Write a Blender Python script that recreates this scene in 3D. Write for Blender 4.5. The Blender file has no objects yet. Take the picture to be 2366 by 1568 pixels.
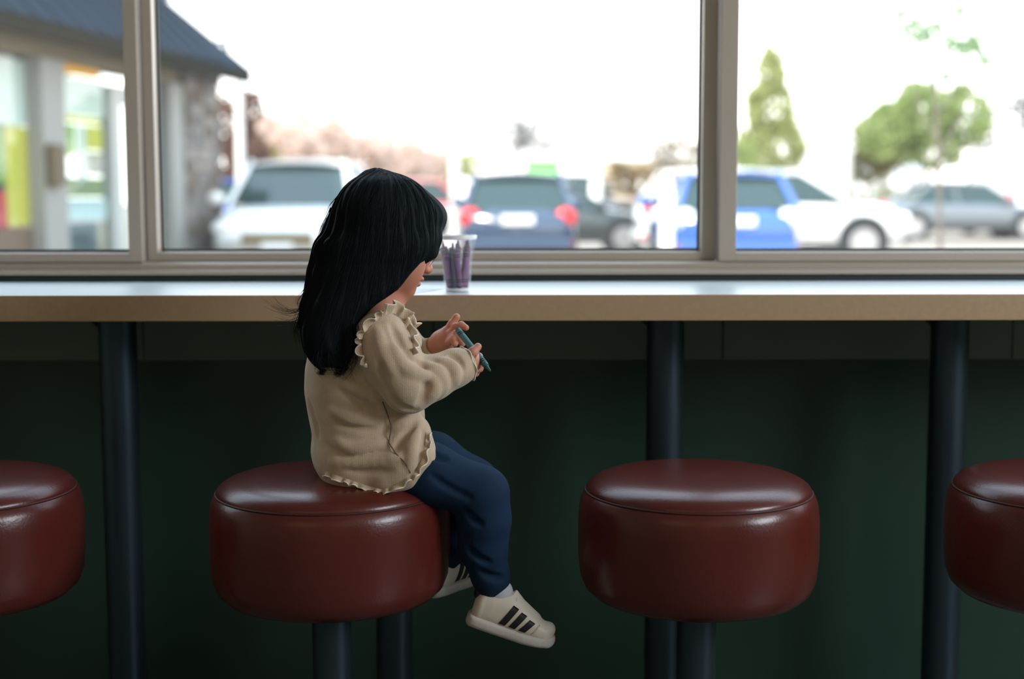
import bpy, bmesh, math, random
import numpy as np
from mathutils import Vector, Matrix

random.seed(7)
rng = np.random.default_rng(7)
S = bpy.context.scene
COL = S.collection
PI = math.pi

# ------------------------------------------------------------------ camera
F_PX = 3286.0
CAM = np.array([0.0, 0.0, 1.08])
PITCH = math.atan(338.0 / F_PX)
ROLL = 0.0015
cam_data = bpy.data.cameras.new('camera')
cam = bpy.data.objects.new('camera', cam_data)
COL.objects.link(cam)
cam.location = CAM
cam.rotation_euler = (PI / 2 - PITCH, ROLL, 0)
cam_data.sensor_width = 36.0
cam_data.lens = 36.0 * F_PX / 2366.0
cam_data.clip_start = 0.05
cam_data.clip_end = 500
cam_data.dof.use_dof = True
cam_data.dof.focus_distance = 2.17
cam_data.dof.aperture_fstop = 2.4
S.camera = cam
_R = np.array(cam.rotation_euler.to_matrix())

# ------------------------------------------------------------------ sky, sun, room light, exposure
world = bpy.data.worlds.new('sky')
S.world = world
world.use_nodes = True
wn = world.node_tree
wn.nodes.clear()
wo = wn.nodes.new('ShaderNodeOutputWorld')
bg = wn.nodes.new('ShaderNodeBackground')
tc = wn.nodes.new('ShaderNodeTexCoord')
sx = wn.nodes.new('ShaderNodeSeparateXYZ')
cr = wn.nodes.new('ShaderNodeValToRGB')
cr.color_ramp.elements[0].position = 0.0
cr.color_ramp.elements[0].color = (1.0, 0.97, 0.92, 1)
cr.color_ramp.elements[1].position = 0.7
cr.color_ramp.elements[1].color = (0.62, 0.82, 1.0, 1)
wn.links.new(tc.outputs['Generated'], sx.inputs[0])
wn.links.new(sx.outputs['Z'], cr.inputs[0])
wn.links.new(cr.outputs[0], bg.inputs[0])
bg.inputs[1].default_value = 3.5
wn.links.new(bg.outputs[0], wo.inputs[0])

def light(name, kind, loc, target, energy, color, **kw):
    d = bpy.data.lights.new(name, kind)
    d.energy = energy
    d.color = color
    for k, v in kw.items():
        setattr(d, k, v)
    o = bpy.data.objects.new(name, d)
    COL.objects.link(o)
    o.location = loc
    o.rotation_euler = (Vector(target) - Vector(loc)).to_track_quat('-Z', 'Y').to_euler()
    return o

light('sun', 'SUN', (0, 0, 20), (14, 13, 0), 7.0, (1.0, 0.93, 0.82), angle=0.02)
# warm ceiling lamps behind the camera, and daylight from the glazed door on the right hand side
light('ceiling_lamp', 'AREA', (-1.3, -0.6, 2.70), (-0.8, 1.4, 0.6), 11.0, (1.0, 0.70, 0.44), shape='RECTANGLE', size=2.2, size_y=2.6)
light('ceiling_lamp', 'AREA', (1.3, -0.6, 2.70), (0.9, 1.4, 0.6), 10.0, (1.0, 0.74, 0.50), shape='RECTANGLE', size=2.2, size_y=2.6)
light('door_daylight', 'AREA', (3.3, 0.7, 2.05), (-0.3, 2.2, 0.85), 120.0, (0.86, 0.93, 1.0), shape='RECTANGLE', size=1.8, size_y=1.0)

S.view_settings.view_transform = 'Standard'
S.view_settings.look = 'None'
S.view_settings.exposure = 0.0
S.view_settings.gamma = 1.0
S.view_settings.use_curve_mapping = False

# ------------------------------------------------------------------ helpers
def W(px, py, y):
    """the point of the plane y = const that the lens sees at a pixel"""
    d = _R @ np.array([(px - 1183.0) / F_PX, -(py - 784.0) / F_PX, -1.0])
    t = (y - CAM[1]) / d[1]
    return CAM + d * t

YG = 2.20
def G(px, py, dy=0.0):
    return W(px, py, YG + dy)
PX = YG / F_PX  # metres per pixel at the girl

_mats = {}
def mat(name, col, rough=0.5, metal=0.0, spec=0.5, coat=0.0, bump=0.0, bscale=60.0, var=0.0, vscale=8.0,
        emit=None, estr=0.0, sheen=0.0, trans=0.0, ior=1.45, sss=0.0, wave=None, alpha=1.0):
    if name in _mats:
        return _mats[name]
    m = bpy.data.materials.new(name)
    m.use_nodes = True
    nt = m.node_tree
    b = nt.nodes['Principled BSDF']
    c = (*col, 1.0)
    b.inputs['Base Color'].default_value = c
    b.inputs['Roughness'].default_value = rough
    b.inputs['Metallic'].default_value = metal
    b.inputs['Specular IOR Level'].default_value = spec
    b.inputs['Coat Weight'].default_value = coat
    b.inputs['Coat Roughness'].default_value = 0.15
    b.inputs['Sheen Weight'].default_value = sheen
    b.inputs['Transmission Weight'].default_value = trans
    b.inputs['IOR'].default_value = ior
    b.inputs['Alpha'].default_value = alpha
    if sss:
        b.inputs['Subsurface Weight'].default_value = sss
        b.inputs['Subsurface Radius'].default_value = (0.012, 0.005, 0.003)
        b.inputs['Subsurface Scale'].default_value = 0.6
    if emit:
        b.inputs['Emission Color'].default_value = (*emit, 1)
        b.inputs['Emission Strength'].default_value = estr
    tcn = nt.nodes.new('ShaderNodeTexCoord')
    if var:
        n = nt.nodes.new('ShaderNodeTexNoise')
        n.inputs['Scale'].default_value = vscale
        n.inputs['Detail'].default_value = 4
        nt.links.new(tcn.outputs['Object'], n.inputs['Vector'])
        mx = nt.nodes.new('ShaderNodeMix')
        mx.data_type = 'RGBA'
        mx.inputs[6].default_value = (*[v * (1 - var) for v in col], 1)
        mx.inputs[7].default_value = (*[min(1, v * (1 + var)) for v in col], 1)
        nt.links.new(n.outputs['Fac'], mx.inputs[0])
        nt.links.new(mx.outputs[2], b.inputs['Base Color'])
    if bump:
        n = nt.nodes.new('ShaderNodeTexNoise')
        n.inputs['Scale'].default_value = bscale
        n.inputs['Detail'].default_value = 3
        nt.links.new(tcn.outputs['Object'], n.inputs['Vector'])
        h = n.outputs['Fac']
        if wave:
            wv = nt.nodes.new('ShaderNodeTexWave')
            wv.inputs['Scale'].default_value = wave
            wv.inputs['Distortion'].default_value = 0.6
            nt.links.new(tcn.outputs['Object'], wv.inputs['Vector'])
            ad = nt.nodes.new('ShaderNodeMath')
            ad.operation = 'MULTIPLY_ADD'
            ad.inputs[1].default_value = 0.35
            nt.links.new(wv.outputs['Fac'], ad.inputs[0])
            nt.links.new(h, ad.inputs[2])
            h = ad.outputs[0]
        bp = nt.nodes.new('ShaderNodeBump')
        bp.inputs['Strength'].default_value = bump
        bp.inputs['Distance'].default_value = 0.002
        nt.links.new(h, bp.inputs['Height'])
        nt.links.new(bp.outputs[0], b.inputs['Normal'])
    _mats[name] = m
    return m

def glass_mat(name, tint=(1, 1, 1), refl=1.0, haze=0.0):
    """thin clear sheet: straight-through light with a Fresnel reflection"""
    if name in _mats:
        return _mats[name]
    m = bpy.data.materials.new(name)
    m.use_nodes = True
    nt = m.node_tree
    nt.nodes.clear()
    out = nt.nodes.new('ShaderNodeOutputMaterial')
    tr = nt.nodes.new('ShaderNodeBsdfTransparent')
    tr.inputs[0].default_value = (*tint, 1)
    gl = nt.nodes.new('ShaderNodeBsdfGlossy')
    gl.inputs['Roughness'].default_value = 0.02
    gl.inputs[0].default_value = (refl, refl, refl, 1)
    fr = nt.nodes.new('ShaderNodeFresnel')
    fr.inputs[0].default_value = 1.45
    mx = nt.nodes.new('ShaderNodeMixShader')
    ge = nt.nodes.new('ShaderNodeNewGeometry')      # reflect at the outer skin of the sheet only
    sb = nt.nodes.new('ShaderNodeMath'); sb.operation = 'SUBTRACT'; sb.inputs[0].default_value = 1.0
    mu = nt.nodes.new('ShaderNodeMath'); mu.operation = 'MULTIPLY'
    nt.links.new(ge.outputs['Backfacing'], sb.inputs[1])
    nt.links.new(sb.outputs[0], mu.inputs[0])
    nt.links.new(fr.outputs[0], mu.inputs[1])
    nt.links.new(mu.outputs[0], mx.inputs[0])
    if haze:   # translucent mix: imitated flare veil on the panes, milky plastic on the cup
        tl = nt.nodes.new('ShaderNodeBsdfTranslucent')
        tl.inputs[0].default_value = (.9, .9, .88, 1)
        m2 = nt.nodes.new('ShaderNodeMixShader')
        m2.inputs[0].default_value = haze
        nt.links.new(tr.outputs[0], m2.inputs[1])
        nt.links.new(tl.outputs[0], m2.inputs[2])
        nt.links.new(m2.outputs[0], mx.inputs[1])
    else:
        nt.links.new(tr.outputs[0], mx.inputs[1])
    nt.links.new(gl.outputs[0], mx.inputs[2])
    nt.links.new(mx.outputs[0], out.inputs[0])
    _mats[name] = m
    return m

def mesh_np(name, V, Fq, material=None, parent=None, smooth=True):
    V = np.asarray(V, dtype=np.float32)
    Fq = np.asarray(Fq, dtype=np.int32)
    me = bpy.data.meshes.new(name)
    k = Fq.shape[1]
    me.vertices.add(len(V)); me.vertices.foreach_set('co', V.ravel())
    me.loops.add(Fq.size); me.loops.foreach_set('vertex_index', Fq.ravel())
    me.polygons.add(len(Fq))
    me.polygons.foreach_set('loop_start', np.arange(0, Fq.size, k, dtype=np.int32))
    me.polygons.foreach_set('use_smooth', np.full(len(Fq), smooth))
    me.update(calc_edges=True)
    return link(name, me, material, parent)

def link(name, me, material=None, parent=None):
    o = bpy.data.objects.new(name, me)
    COL.objects.link(o)
    if material:
        me.materials.append(material)
    if parent:
        o.parent = parent
    return o

class MB:
    """collects simple solids into one mesh"""
    def __init__(self):
        self.bm = bmesh.new()
    def box(self, lo, hi, bev=0.0, M=None):
        c = [(a + b) / 2 for a, b in zip(lo, hi)]
        s = [abs(b - a) for a, b in zip(lo, hi)]
        mt = Matrix.Translation(c) @ Matrix.Diagonal((*s, 1))
        if M:
            mt = M @ mt
        r = bmesh.ops.create_cube(self.bm, size=1.0, matrix=mt)
        if bev:
            es = list({e for v in r['verts'] for e in v.link_edges})
            bmesh.ops.bevel(self.bm, geom=es, offset=bev, segments=2, affect='EDGES', profile=0.5)
        return self
    def cyl(self, a, b, r1, r2=None, seg=20, cap=True):
        a, b = Vector(a), Vector(b)
        r2 = r1 if r2 is None else r2
        d = b - a
        mt = Matrix.Translation((a + b) / 2) @ d.to_track_quat('Z', 'Y').to_matrix().to_4x4()
        bmesh.ops.create_cone(self.bm, cap_ends=cap, segments=seg, radius1=r1, radius2=r2, depth=d.length, matrix=mt)
        return self
    def sphere(self, c, r, seg=16, sc=(1, 1, 1)):
        bmesh.ops.create_uvsphere(self.bm, u_segments=seg, v_segments=seg // 2, radius=1.0,
                                  matrix=Matrix.Translation(c) @ Matrix.Diagonal((r * sc[0], r * sc[1], r * sc[2], 1)))
        return self
    def lathe(self, prof, seg=64, c=(0, 0)):
        rings = []
        for r, z in prof:
            if r < 1e-5:
                rings.append([self.bm.verts.new((c[0], c[1], z))])
            else:
                rings.append([self.bm.verts.new((c[0] + r * math.cos(2 * PI * i / seg), c[1] + r * math.sin(2 * PI * i / seg), z)) for i in range(seg)])
        for A, B in zip(rings, rings[1:]):
            if len(A) == 1 and len(B) == 1:
                continue
            for i in range(seg):
                j = (i + 1) % seg
                if len(A) == 1:
                    self.bm.faces.new((A[0], B[j], B[i]))
                elif len(B) == 1:
                    self.bm.faces.new((A[i], A[j], B[0]))
                else:
                    self.bm.faces.new((A[i], A[j], B[j], B[i]))
        return self
    def prism(self, poly, axis, lo, hi):
        """poly = list of 2D points, extruded along axis (0,1,2)"""
        def P(u, v, w):
            c = [0, 0, 0]
            o = [k for k in range(3) if k != axis]
            c[o[0]], c[o[1]], c[axis] = u, v, w
            return c
        A = [self.bm.verts.new(P(u, v, lo)) for u, v in poly]
        B = [self.bm.verts.new(P(u, v, hi)) for u, v in poly]
        n = len(poly)
        self.bm.faces.new(A); self.bm.faces.new(B[::-1])
        for i in range(n):
            j = (i + 1) % n
            self.bm.faces.new((A[i], B[i], B[j], A[j]))
        return self
    def build(self, name, material=None, parent=None, smooth=False, loc=None):
        bmesh.ops.recalc_face_normals(self.bm, faces=self.bm.faces)
        me = bpy.data.meshes.new(name)
        self.bm.to_mesh(me)
        self.bm.free()
        if smooth:
            me.polygons.foreach_set('use_smooth', [True] * len(me.polygons))
            try:
                me.set_sharp_from_angle(angle=math.radians(40))
            except Exception:
                pass
        o = link(name, me, material, parent)
        if loc is not None:
            o.location = loc
        return o

def empty(name, loc=(0, 0, 0), rz=0.0):
    o = bpy.data.objects.new(name, None)
    COL.objects.link(o)
    o.location = loc
    o.rotation_euler = (0, 0, rz)
    return o

def tag(o, label, cat, group=None, kind=None):
    o['label'] = label
    o['category'] = cat
    if group: o['group'] = group
    if kind: o['kind'] = kind
    return o

def struct(o):
    o['kind'] = 'structure'
    return o

def copy_tree(o, parent=None):
    c = o.copy(); COL.objects.link(c)
    c.parent = parent
    for ch in list(o.children):
        copy_tree(ch, c)
    return c

# ------------------------------------------------------------------ implicit shapes (for the figure)
def _unit(v):
    v = np.asarray(v, float)
    return v / np.linalg.norm(v)

def smooth_table(t, cols, n=160, w=None):
    T = np.linspace(t[0], t[-1], n)
    out = [np.interp(T, t, c) for c in cols]
    if w is None: w = max(2, n // (len(t) * 2))
    ker = np.hanning(2 * w + 3); ker /= ker.sum()
    sm = []
    for c in out:
        p = np.concatenate([2 * c[0] - c[w + 1:0:-1], c, 2 * c[-1] - c[-2:-w - 3:-1]])
        sm.append(np.convolve(p, ker, 'valid')[:n])
    return T, sm

class Field:
    def __init__(self):
        self.items = []
    def add(self, f, lo, hi, k=0.006, op='u'):
        self.items.append((f, np.asarray(lo, float), np.asarray(hi, float), k, op))
        return self
    def ell(self, c, r, R=None, k=0.006, op='u'):
        c = np.asarray(c, float); r = np.asarray(r, float)
        R = np.eye(3) if R is None else np.asarray(R, float)
        def f(P):
            q = (P - c) @ R
            k0 = np.sqrt(((q / r) ** 2).sum(-1)) + 1e-9
            k1 = np.sqrt(((q / (r * r)) ** 2).sum(-1)) + 1e-9
            return k0 * (k0 - 1) / k1
        m = r.max()
        return self.add(f, c - m, c + m, k, op)
    def cone(self, a, b, ra, rb, k=0.006, op='u'):
        a = np.asarray(a, float); b = np.asarray(b, float)
        ba = b - a; L2 = (ba ** 2).sum() + 1e-12
        def f(P):
            h = np.clip(((P - a) @ ba) / L2, 0, 1)
            return np.sqrt((((P - a) - h[..., None] * ba) ** 2).sum(-1)) - (ra + (rb - ra) * h)
        m = max(ra, rb)
        return self.add(f, np.minimum(a, b) - m, np.maximum(a, b) + m, k, op)
    def chain(self, pts, rs, k=0.006, kk=None, op='u'):
        for i in range(len(pts) - 1):
            self.cone(pts[i], pts[i + 1], rs[i], rs[i + 1], (k if (i == 0 or kk is None) else kk), op)
        return self
    def loft(self, o, A, B, C, knots, p=2.0, k=0.006, rnd=0.004, op='u', w=None):
        """knots: (t, cb, cc, rb, rc) along axis A, section in B, C"""
        o = np.asarray(o, float); A = _unit(A); B = _unit(B); C = _unit(C)
        K = np.array(sorted(knots), float)
        T, (cb, cc, rb, rc) = smooth_table(K[:, 0], [K[:, 1], K[:, 2], K[:, 3], K[:, 4]], w=w)
        t0, t1 = T[0], T[-1]
        def f(P):
            q = P - o
            t = q @ A; b = q @ B; c = q @ C
            xb = np.interp(t, T, cb); xc = np.interp(t, T, cc)
            Rb = np.interp(t, T, rb); Rc = np.interp(t, T, rc)
            u = np.abs((b - xb) / Rb); v = np.abs((c - xc) / Rc)
            n = (u ** p + v ** p) ** (1.0 / p)
            gl = np.sqrt((u / Rb) ** 2 + (v / Rc) ** 2) / (n + 1e-6) + 1e-6
            d1 = (n - 1) / gl
            d1 = np.maximum(d1, -np.minimum(Rb, Rc))
            d2 = np.maximum(t0 - t, t - t1)
            h = np.clip(0.5 + 0.5 * (d1 - d2) / rnd / 2, 0, 1)
            return d2 + (d1 - d2) * h + rnd * 2 * h * (1 - h) * 0.5
        cor = []
        for i in range(0, len(T), 4):
            for s1 in (-1, 1):
                for s2 in (-1, 1):
                    cor.append(o + A * T[i] + B * (cb[i] + s1 * rb[i]) + C * (cc[i] + s2 * rc[i]))
        cor = np.array(cor)
        return self.add(f, cor.min(0), cor.max(0), k, op)
    @staticmethod
    def _comb(D, d, k, op):
        if op == 's':
            h = np.clip(0.5 - 0.5 * (D + d) / k, 0, 1)
            return D * (1 - h) - d * h + k * h * (1 - h)
        h = np.clip(0.5 + 0.5 * (D - d) / k, 0, 1)
        return D * (1 - h) + d * h - k * h * (1 - h)
    def at(self, P):
        P = np.asarray(P, float)
        D = np.full(P.shape[:-1], 1.0)
        for f, lo, hi, k, op in self.items:
            D = self._comb(D, f(P), k, op)
        return D
    def grad(self, P, e=0.0008):
        g = np.stack([self.at(P + np.eye(3)[i] * e) - self.at(P - np.eye(3)[i] * e) for i in range(3)], -1)
        return g / (np.linalg.norm(g, axis=-1, keepdims=True) + 1e-9)
    def grid(self, h, lo=None, hi=None):
        us = [it for it in self.items if it[4] == 'u']
        if lo is None: lo = np.min([it[1] for it in us], 0) - 4 * h
        if hi is None: hi = np.max([it[2] for it in us], 0) + 4 * h
        n = np.ceil((hi - lo) / h).astype(int) + 1
        D = np.full(n, 1.0, np.float32)
        ax = [lo[i] + h * np.arange(n[i]) for i in range(3)]
        for f, a, b, k, op in self.items:
            pad = k + 3 * h
            i0 = np.clip(((a - pad - lo) / h).astype(int), 0, n)
            i1 = np.clip(np.ceil((b + pad - lo) / h).astype(int) + 1, 0, n)
            if (i1 <= i0).any(): continue
            # work in x-slabs to keep memory small
            for x0 in range(i0[0], i1[0], 24):
                x1 = min(i1[0], x0 + 24)
                X = np.stack(np.meshgrid(ax[0][x0:x1], ax[1][i0[1]:i1[1]], ax[2][i0[2]:i1[2]], indexing='ij'), -1)
                sl = (slice(x0, x1), slice(i0[1], i1[1]), slice(i0[2], i1[2]))
                D[sl] = self._comb(D[sl], f(X), k, op)
        return D, lo
    def mesh(self, name, h, material=None, parent=None, post=None):
        D, lo = self.grid(h)
        V, Q = surface_nets(D)
        V = V * h + lo
        if post: V = post(V)
        return mesh_np(name, V, Q, material, parent)

def surface_nets(D):
    n = D.shape
    s = D < 0
    c = np.zeros((n[0] - 1, n[1] - 1, n[2] - 1), np.int8)
    for i in (0, 1):
        for j in (0, 1):
            for k in (0, 1):
                c += s[i:n[0] - 1 + i, j:n[1] - 1 + j, k:n[2] - 1 + k]
    cells = np.argwhere((c > 0) & (c < 8))
    del c
    idx = {}
    lin = (cells[:, 0] * n[1] + cells[:, 1]) * n[2] + cells[:, 2]
    corner = {}
    for i in (0, 1):
        for j in (0, 1):
            for k in (0, 1):
                corner[(i, j, k)] = D[cells[:, 0] + i, cells[:, 1] + j, cells[:, 2] + k].astype(float)
    acc = np.zeros((len(cells), 3)); cnt = np.zeros(len(cells))
    for a in range(3):
        for u in (0, 1):
            for v in (0, 1):
                p = [0, 0, 0]; o = [q for q in range(3) if q != a]
                p[o[0]] = u; p[o[1]] = v
                q = list(p); q[a] = 1
                d0 = corner[tuple(p)]; d1 = corner[tuple(q)]
                m = (d0 < 0) != (d1 < 0)
                t = np.where(m, d0 / np.where(m, d0 - d1, 1), 0)
                pos = np.tile(np.array(p, float), (len(cells), 1)); pos[:, a] = t
                acc[m] += pos[m]; cnt[m] += 1
    V = cells + acc / cnt[:, None]
    faces = []
    def find(ix):
        l = (ix[:, 0] * n[1] + ix[:, 1]) * n[2] + ix[:, 2]
        return np.searchsorted(lin, l)
    for a in range(3):
        o = [q for q in range(3) if q != a]
        sl0 = [slice(1, -1)] * 3; sl1 = [slice(1, -1)] * 3
        sl0[a] = slice(0, -1); sl1[a] = slice(1, None)
        A = s[tuple(sl0)]; B = s[tuple(sl1)]
        e = np.argwhere(A != B)
        ins = A[e[:, 0], e[:, 1], e[:, 2]]
        off = np.ones(3, int); off[a] = 0
        e = e + off
        q = []
        for u, v in ((0, 0), (1, 0), (1, 1), (0, 1)):
            w = e.copy(); w[:, o[0]] -= u; w[:, o[1]] -= v
            q.append(find(w))
        Q = np.stack(q, 1)
        flip = ins if a != 1 else ~ins
        Q[~flip] = Q[~flip][:, ::-1]
        faces.append(Q)
    return V, np.concatenate(faces)

def surf(F, px, py, lift=0.0, y0=1.85, y1=2.5):
    """first point of a field along the sight line of a pixel"""
    P0 = W(px, py, y0); d = W(px, py, y1) - P0; L = np.linalg.norm(d); d /= L
    t = 0.0; best = (9.0, 0.0)
    for _ in range(160):
        v = float(F.at((P0 + d * t)[None])[0])
        if v < best[0]: best = (v, t)
        if v < 0.0004: break
        t += min(v * 0.7, 0.03)
        if t > L:
            t = best[1]
            break
    p = P0 + d * t
    if lift:
        p = p + F.grad(p[None])[0] * lift
    return p

def resample(P, n):
    P = np.asarray(P, float)
    d = np.r_[0, np.cumsum(np.linalg.norm(np.diff(P, axis=0), axis=1))]
    T, cols = smooth_table(d, [P[:, 0], P[:, 1], P[:, 2]], n=n, w=max(1, n // (len(P) * 3)))
    return np.stack(cols, 1)

def tube(name, P, r, material, parent=None, seg=8):
    P = np.asarray(P, float); n = len(P)
    r = np.full(n, r) if np.isscalar(r) else np.asarray(r)
    T = np.gradient(P, axis=0); T /= np.linalg.norm(T, axis=1, keepdims=True) + 1e-9
    up = np.array([0.13, 0.31, 0.94])
    N = np.cross(T, up); N /= np.linalg.norm(N, axis=1, keepdims=True) + 1e-9
    B = np.cross(T, N)
    a = np.arange(seg) * 2 * PI / seg
    V = (P[:, None] + r[:, None, None] * (np.cos(a)[None, :, None] * N[:, None] + np.sin(a)[None, :, None] * B[:, None])).reshape(-1, 3)
    i = np.arange(n - 1)[:, None] * seg; j = np.arange(seg)[None]
    j2 = (j + 1) % seg
    Q = np.stack([i + j, i + j2, i + seg + j2, i + seg + j], -1).reshape(-1, 4)
    V = np.vstack([V, P[0], P[-1]])
    c0, c1 = len(V) - 2, len(V) - 1
    caps = [(c0, (k + 1) % seg, k, k) for k in range(seg)] + [(c1, (n - 1) * seg + k, (n - 1) * seg + (k + 1) % seg, (n - 1) * seg + (k + 1) % seg) for k in range(seg)]
    me = bpy.data.meshes.new(name)
    fs = [tuple(f) for f in Q.tolist()] + [tuple(dict.fromkeys(c)) for c in caps]
    me.from_pydata(V.tolist(), [], fs)
    me.polygons.foreach_set('use_smooth', [True] * len(me.polygons))
    return link(name, me, material, parent)

def strands(name, PS, r, material, parent=None, seg=3):
    """PS: (n, k, 3) many hair curves as one mesh of thin tubes"""
    PS = np.asarray(PS, float); n, k, _ = PS.shape
    T = np.gradient(PS, axis=1); T /= np.linalg.norm(T, axis=2, keepdims=True) + 1e-9
    N = np.cross(T, np.array([0.2, 0.9, 0.3])); N /= np.linalg.norm(N, axis=2, keepdims=True) + 1e-9
    B = np.cross(T, N)
    a = np.arange(seg) * 2 * PI / seg
    rr = r * np.linspace(1, 0.25, k)[None, :, None, None]
    V = PS[:, :, None] + rr * (np.cos(a)[None, None, :, None] * N[:, :, None] + np.sin(a)[None, None, :, None] * B[:, :, None])
    base = (np.arange(n) * k * seg)[:, None, None]
    i = (np.arange(k - 1) * seg)[None, :, None]; j = np.arange(seg)[None, None]; j2 = (j + 1) % seg
    Q = np.stack([base + i + j, base + i + j2, base + i + seg + j2, base + i + seg + j], -1).reshape(-1, 4)
    return mesh_np(name, V.reshape(-1, 3), Q, material, parent)

# ------------------------------------------------------------------ materials
M_frame = mat('taupe_aluminium', (0.38, 0.325, 0.265), rough=0.27, metal=0.0, spec=0.8, bump=0.05, bscale=400, var=0.05)
M_top = mat('pale_laminate', (0.62, 0.67, 0.70), rough=0.30, spec=0.6, bump=0.02, bscale=30, var=0.04)
M_edge = mat('tan_edge_band', (0.385, 0.27, 0.16), rough=0.5, bump=0.08, bscale=300, var=0.12, vscale=90)
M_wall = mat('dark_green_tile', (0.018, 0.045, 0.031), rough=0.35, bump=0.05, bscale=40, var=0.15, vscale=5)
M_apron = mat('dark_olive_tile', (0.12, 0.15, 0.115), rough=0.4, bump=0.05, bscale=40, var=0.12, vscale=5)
M_floor = mat('dark_floor', (0.13, 0.15, 0.13), rough=0.35, bump=0.08, bscale=20, var=0.2)
M_room = mat('room_paint', (0.46, 0.41, 0.33), rough=0.85, bump=0.05, bscale=80, var=0.05)
M_ceil = mat('ceiling_paint', (0.5, 0.47, 0.42), rough=0.9, bump=0.05, bscale=80)
M_steel = mat('brushed_steel', (0.045, 0.068, 0.085), rough=0.38, metal=0.8, bump=0.05, bscale=200)
M_vinyl = mat('red_vinyl', (0.085, 0.014, 0.010), rough=0.27, spec=0.5, coat=0.0, bump=0.12, bscale=260, var=0.12, vscale=12)
M_vinyl_d = mat('dark_red_seam', (0.05, 0.008, 0.006), rough=0.6)
M_glass = glass_mat('window_glass', haze=.014)
M_gasket = mat('black_gasket', (0.012, 0.02, 0.02), rough=0.6)
M_clear = glass_mat('clear_plastic', (0.95, 0.96, 0.97), 1.0, haze=.10)
M_plas = mat('frosted_plastic_rim', (0.92, 0.93, 0.95), rough=0.25, alpha=0.9)
M_paper = mat('white_paper', (0.75, 0.77, 0.8), rough=0.8)

# ------------------------------------------------------------------ the room
XL, XR, YB, YF, ZC = -3.4, 3.5, -2.6, 2.95, 2.75
COUNTER_TOP = float(W(1183, 681, 2.5)[2])
COUNTER_BOT = float(W(1183, 741, 2.5)[2])
COUNTER_BACK = 2.90
Z_SILL = float(W(1183, 634, 2.925)[2])
Z_GLASS = float(W(1183, 578, 2.965)[2])
Z_HEAD = 2.62

struct(MB().box((XL - .1, YB - .1, -0.1), (XR + .1, YF + .12, 0)).build('floor', M_floor))
struct(MB().box((XL - .1, YB - .1, ZC), (XR + .1, YF + .2, ZC + .1)).build('ceiling', M_ceil))
struct(MB().box((XL - .1, YB - .1, 0), (XL, YF + .2, ZC)).build('wall_left', M_room))
wr = MB()
wr.box((XR, YB - .1, 0), (XR + .1, YF + .2, ZC))
struct(wr.build('wall_right', M_room))
struct(MB().box((XL, YB - .1, 0), (XR, YB, ZC)).build('wall_back', M_room))
wf = MB()
wf.box((XL, YF, 0), (XR, YF + .15, Z_SILL - 0.012))
wf.box((XL, YF, Z_HEAD), (XR, YF + .15, ZC))
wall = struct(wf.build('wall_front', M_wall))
z_ap = float(W(1183, 831, 2.93)[2])
seam0 = float(W(1670, 780, 2.93)[0])
for k in range(-6, 5):
    x0 = seam0 + 0.6 * k
    a, b = max(x0 + .0012, XL), min(x0 + .5988, XR)
    if b - a > .05:
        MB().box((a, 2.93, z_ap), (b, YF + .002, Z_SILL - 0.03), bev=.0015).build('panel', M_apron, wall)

# windows -------------------------------------------------------------
def bar(parent, name, x0, x1, y0, y1, z0, z1, m=M_frame, bev=.0015):
    return MB().box((x0, y0, z0), (x1, y1, z1), bev=bev).build(name, m, parent)

def xw(px, y, py=300):
    return float(W(px, py, y)[0])
def zw(py, y):
    return float(W(1183, py, y)[2])

# sill track across the whole width
tr = empty('trim_1', (0, 0, 0)); struct(tr)
MB().prism([(2.895, zw(634, 2.895)), (2.895, zw(625, 2.895)), (2.925, zw(621, 2.925)), (3.05, zw(621, 2.925)), (3.05, zw(634, 2.895))], 0, XL, XR).build('sill_nosing', M_frame, tr)
MB().prism([(2.928, Z_SILL), (2.928, zw(610, 2.928)), (2.935, zw(604.5, 2.928)), (3.05, zw(604.5, 2.928)), (3.05, Z_SILL)], 0, XL, XR).build('sill_track', M_frame, tr)
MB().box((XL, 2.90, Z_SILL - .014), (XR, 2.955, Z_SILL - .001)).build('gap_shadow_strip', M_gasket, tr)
MB().box((XL, 2.93, Z_HEAD - .05), (XR, 3.05, Z_HEAD)).build('head_track', M_frame, tr)

zb = zw(603.5, 2.935)   # bottom of the sashes
zg = Z_GLASS
def window(name, x0, x1, yf, left, right):
    w = empty(name, ((x0 + x1) / 2, yf, zb)); struct(w)
    def b(n, a, c, y0, y1, z0, z1, m=M_frame):
        o = MB().box((a, y0, z0), (c, y1, z1), bev=.0012).build(n, m, w)
        o.location = (-(x0 + x1) / 2, -yf, -zb)
        return o
    b('stile', x0, x0 + left, yf, yf + .06, zb, Z_HEAD - .02)
    b('stile', x1 - right, x1, yf, yf + .06, zb, Z_HEAD - .02)
    b('bottom_rail', x0 + left, x1 - right, yf, yf + .06, zb, zg - .004)
    b('top_rail', x0 + left, x1 - right, yf, yf + .05, Z_HEAD - .09, Z_HEAD - .02)
    # sloping glazing bead that catches the sky, then the dark gasket, then the glass
    o = MB().prism([(yf + .006, zg - .010), (yf + .042, zg - .001), (yf + .042, zg - .012)], 0, x0 + left, x1 - right).build('glazing_bead', M_frame, w)
    o.location = (-(x0 + x1) / 2, -yf, -zb)
    b('gasket', x0 + left, x1 - right, yf + .040, yf + .050, zg - .003, zg + .003, M_gasket)
    b('gasket', x0 + left, x0 + left + .004, yf + .040, yf + .050, zg, Z_HEAD - .09, M_gasket)
    b('gasket', x1 - right - .004, x1 - right, yf + .040, yf + .050, zg, Z_HEAD - .09, M_gasket)
    b('pane', x0 + left - .004, x1 - right + .004, yf + .042, yf + .047, zg - .008, Z_HEAD - .08, M_glass)
    return w
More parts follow.
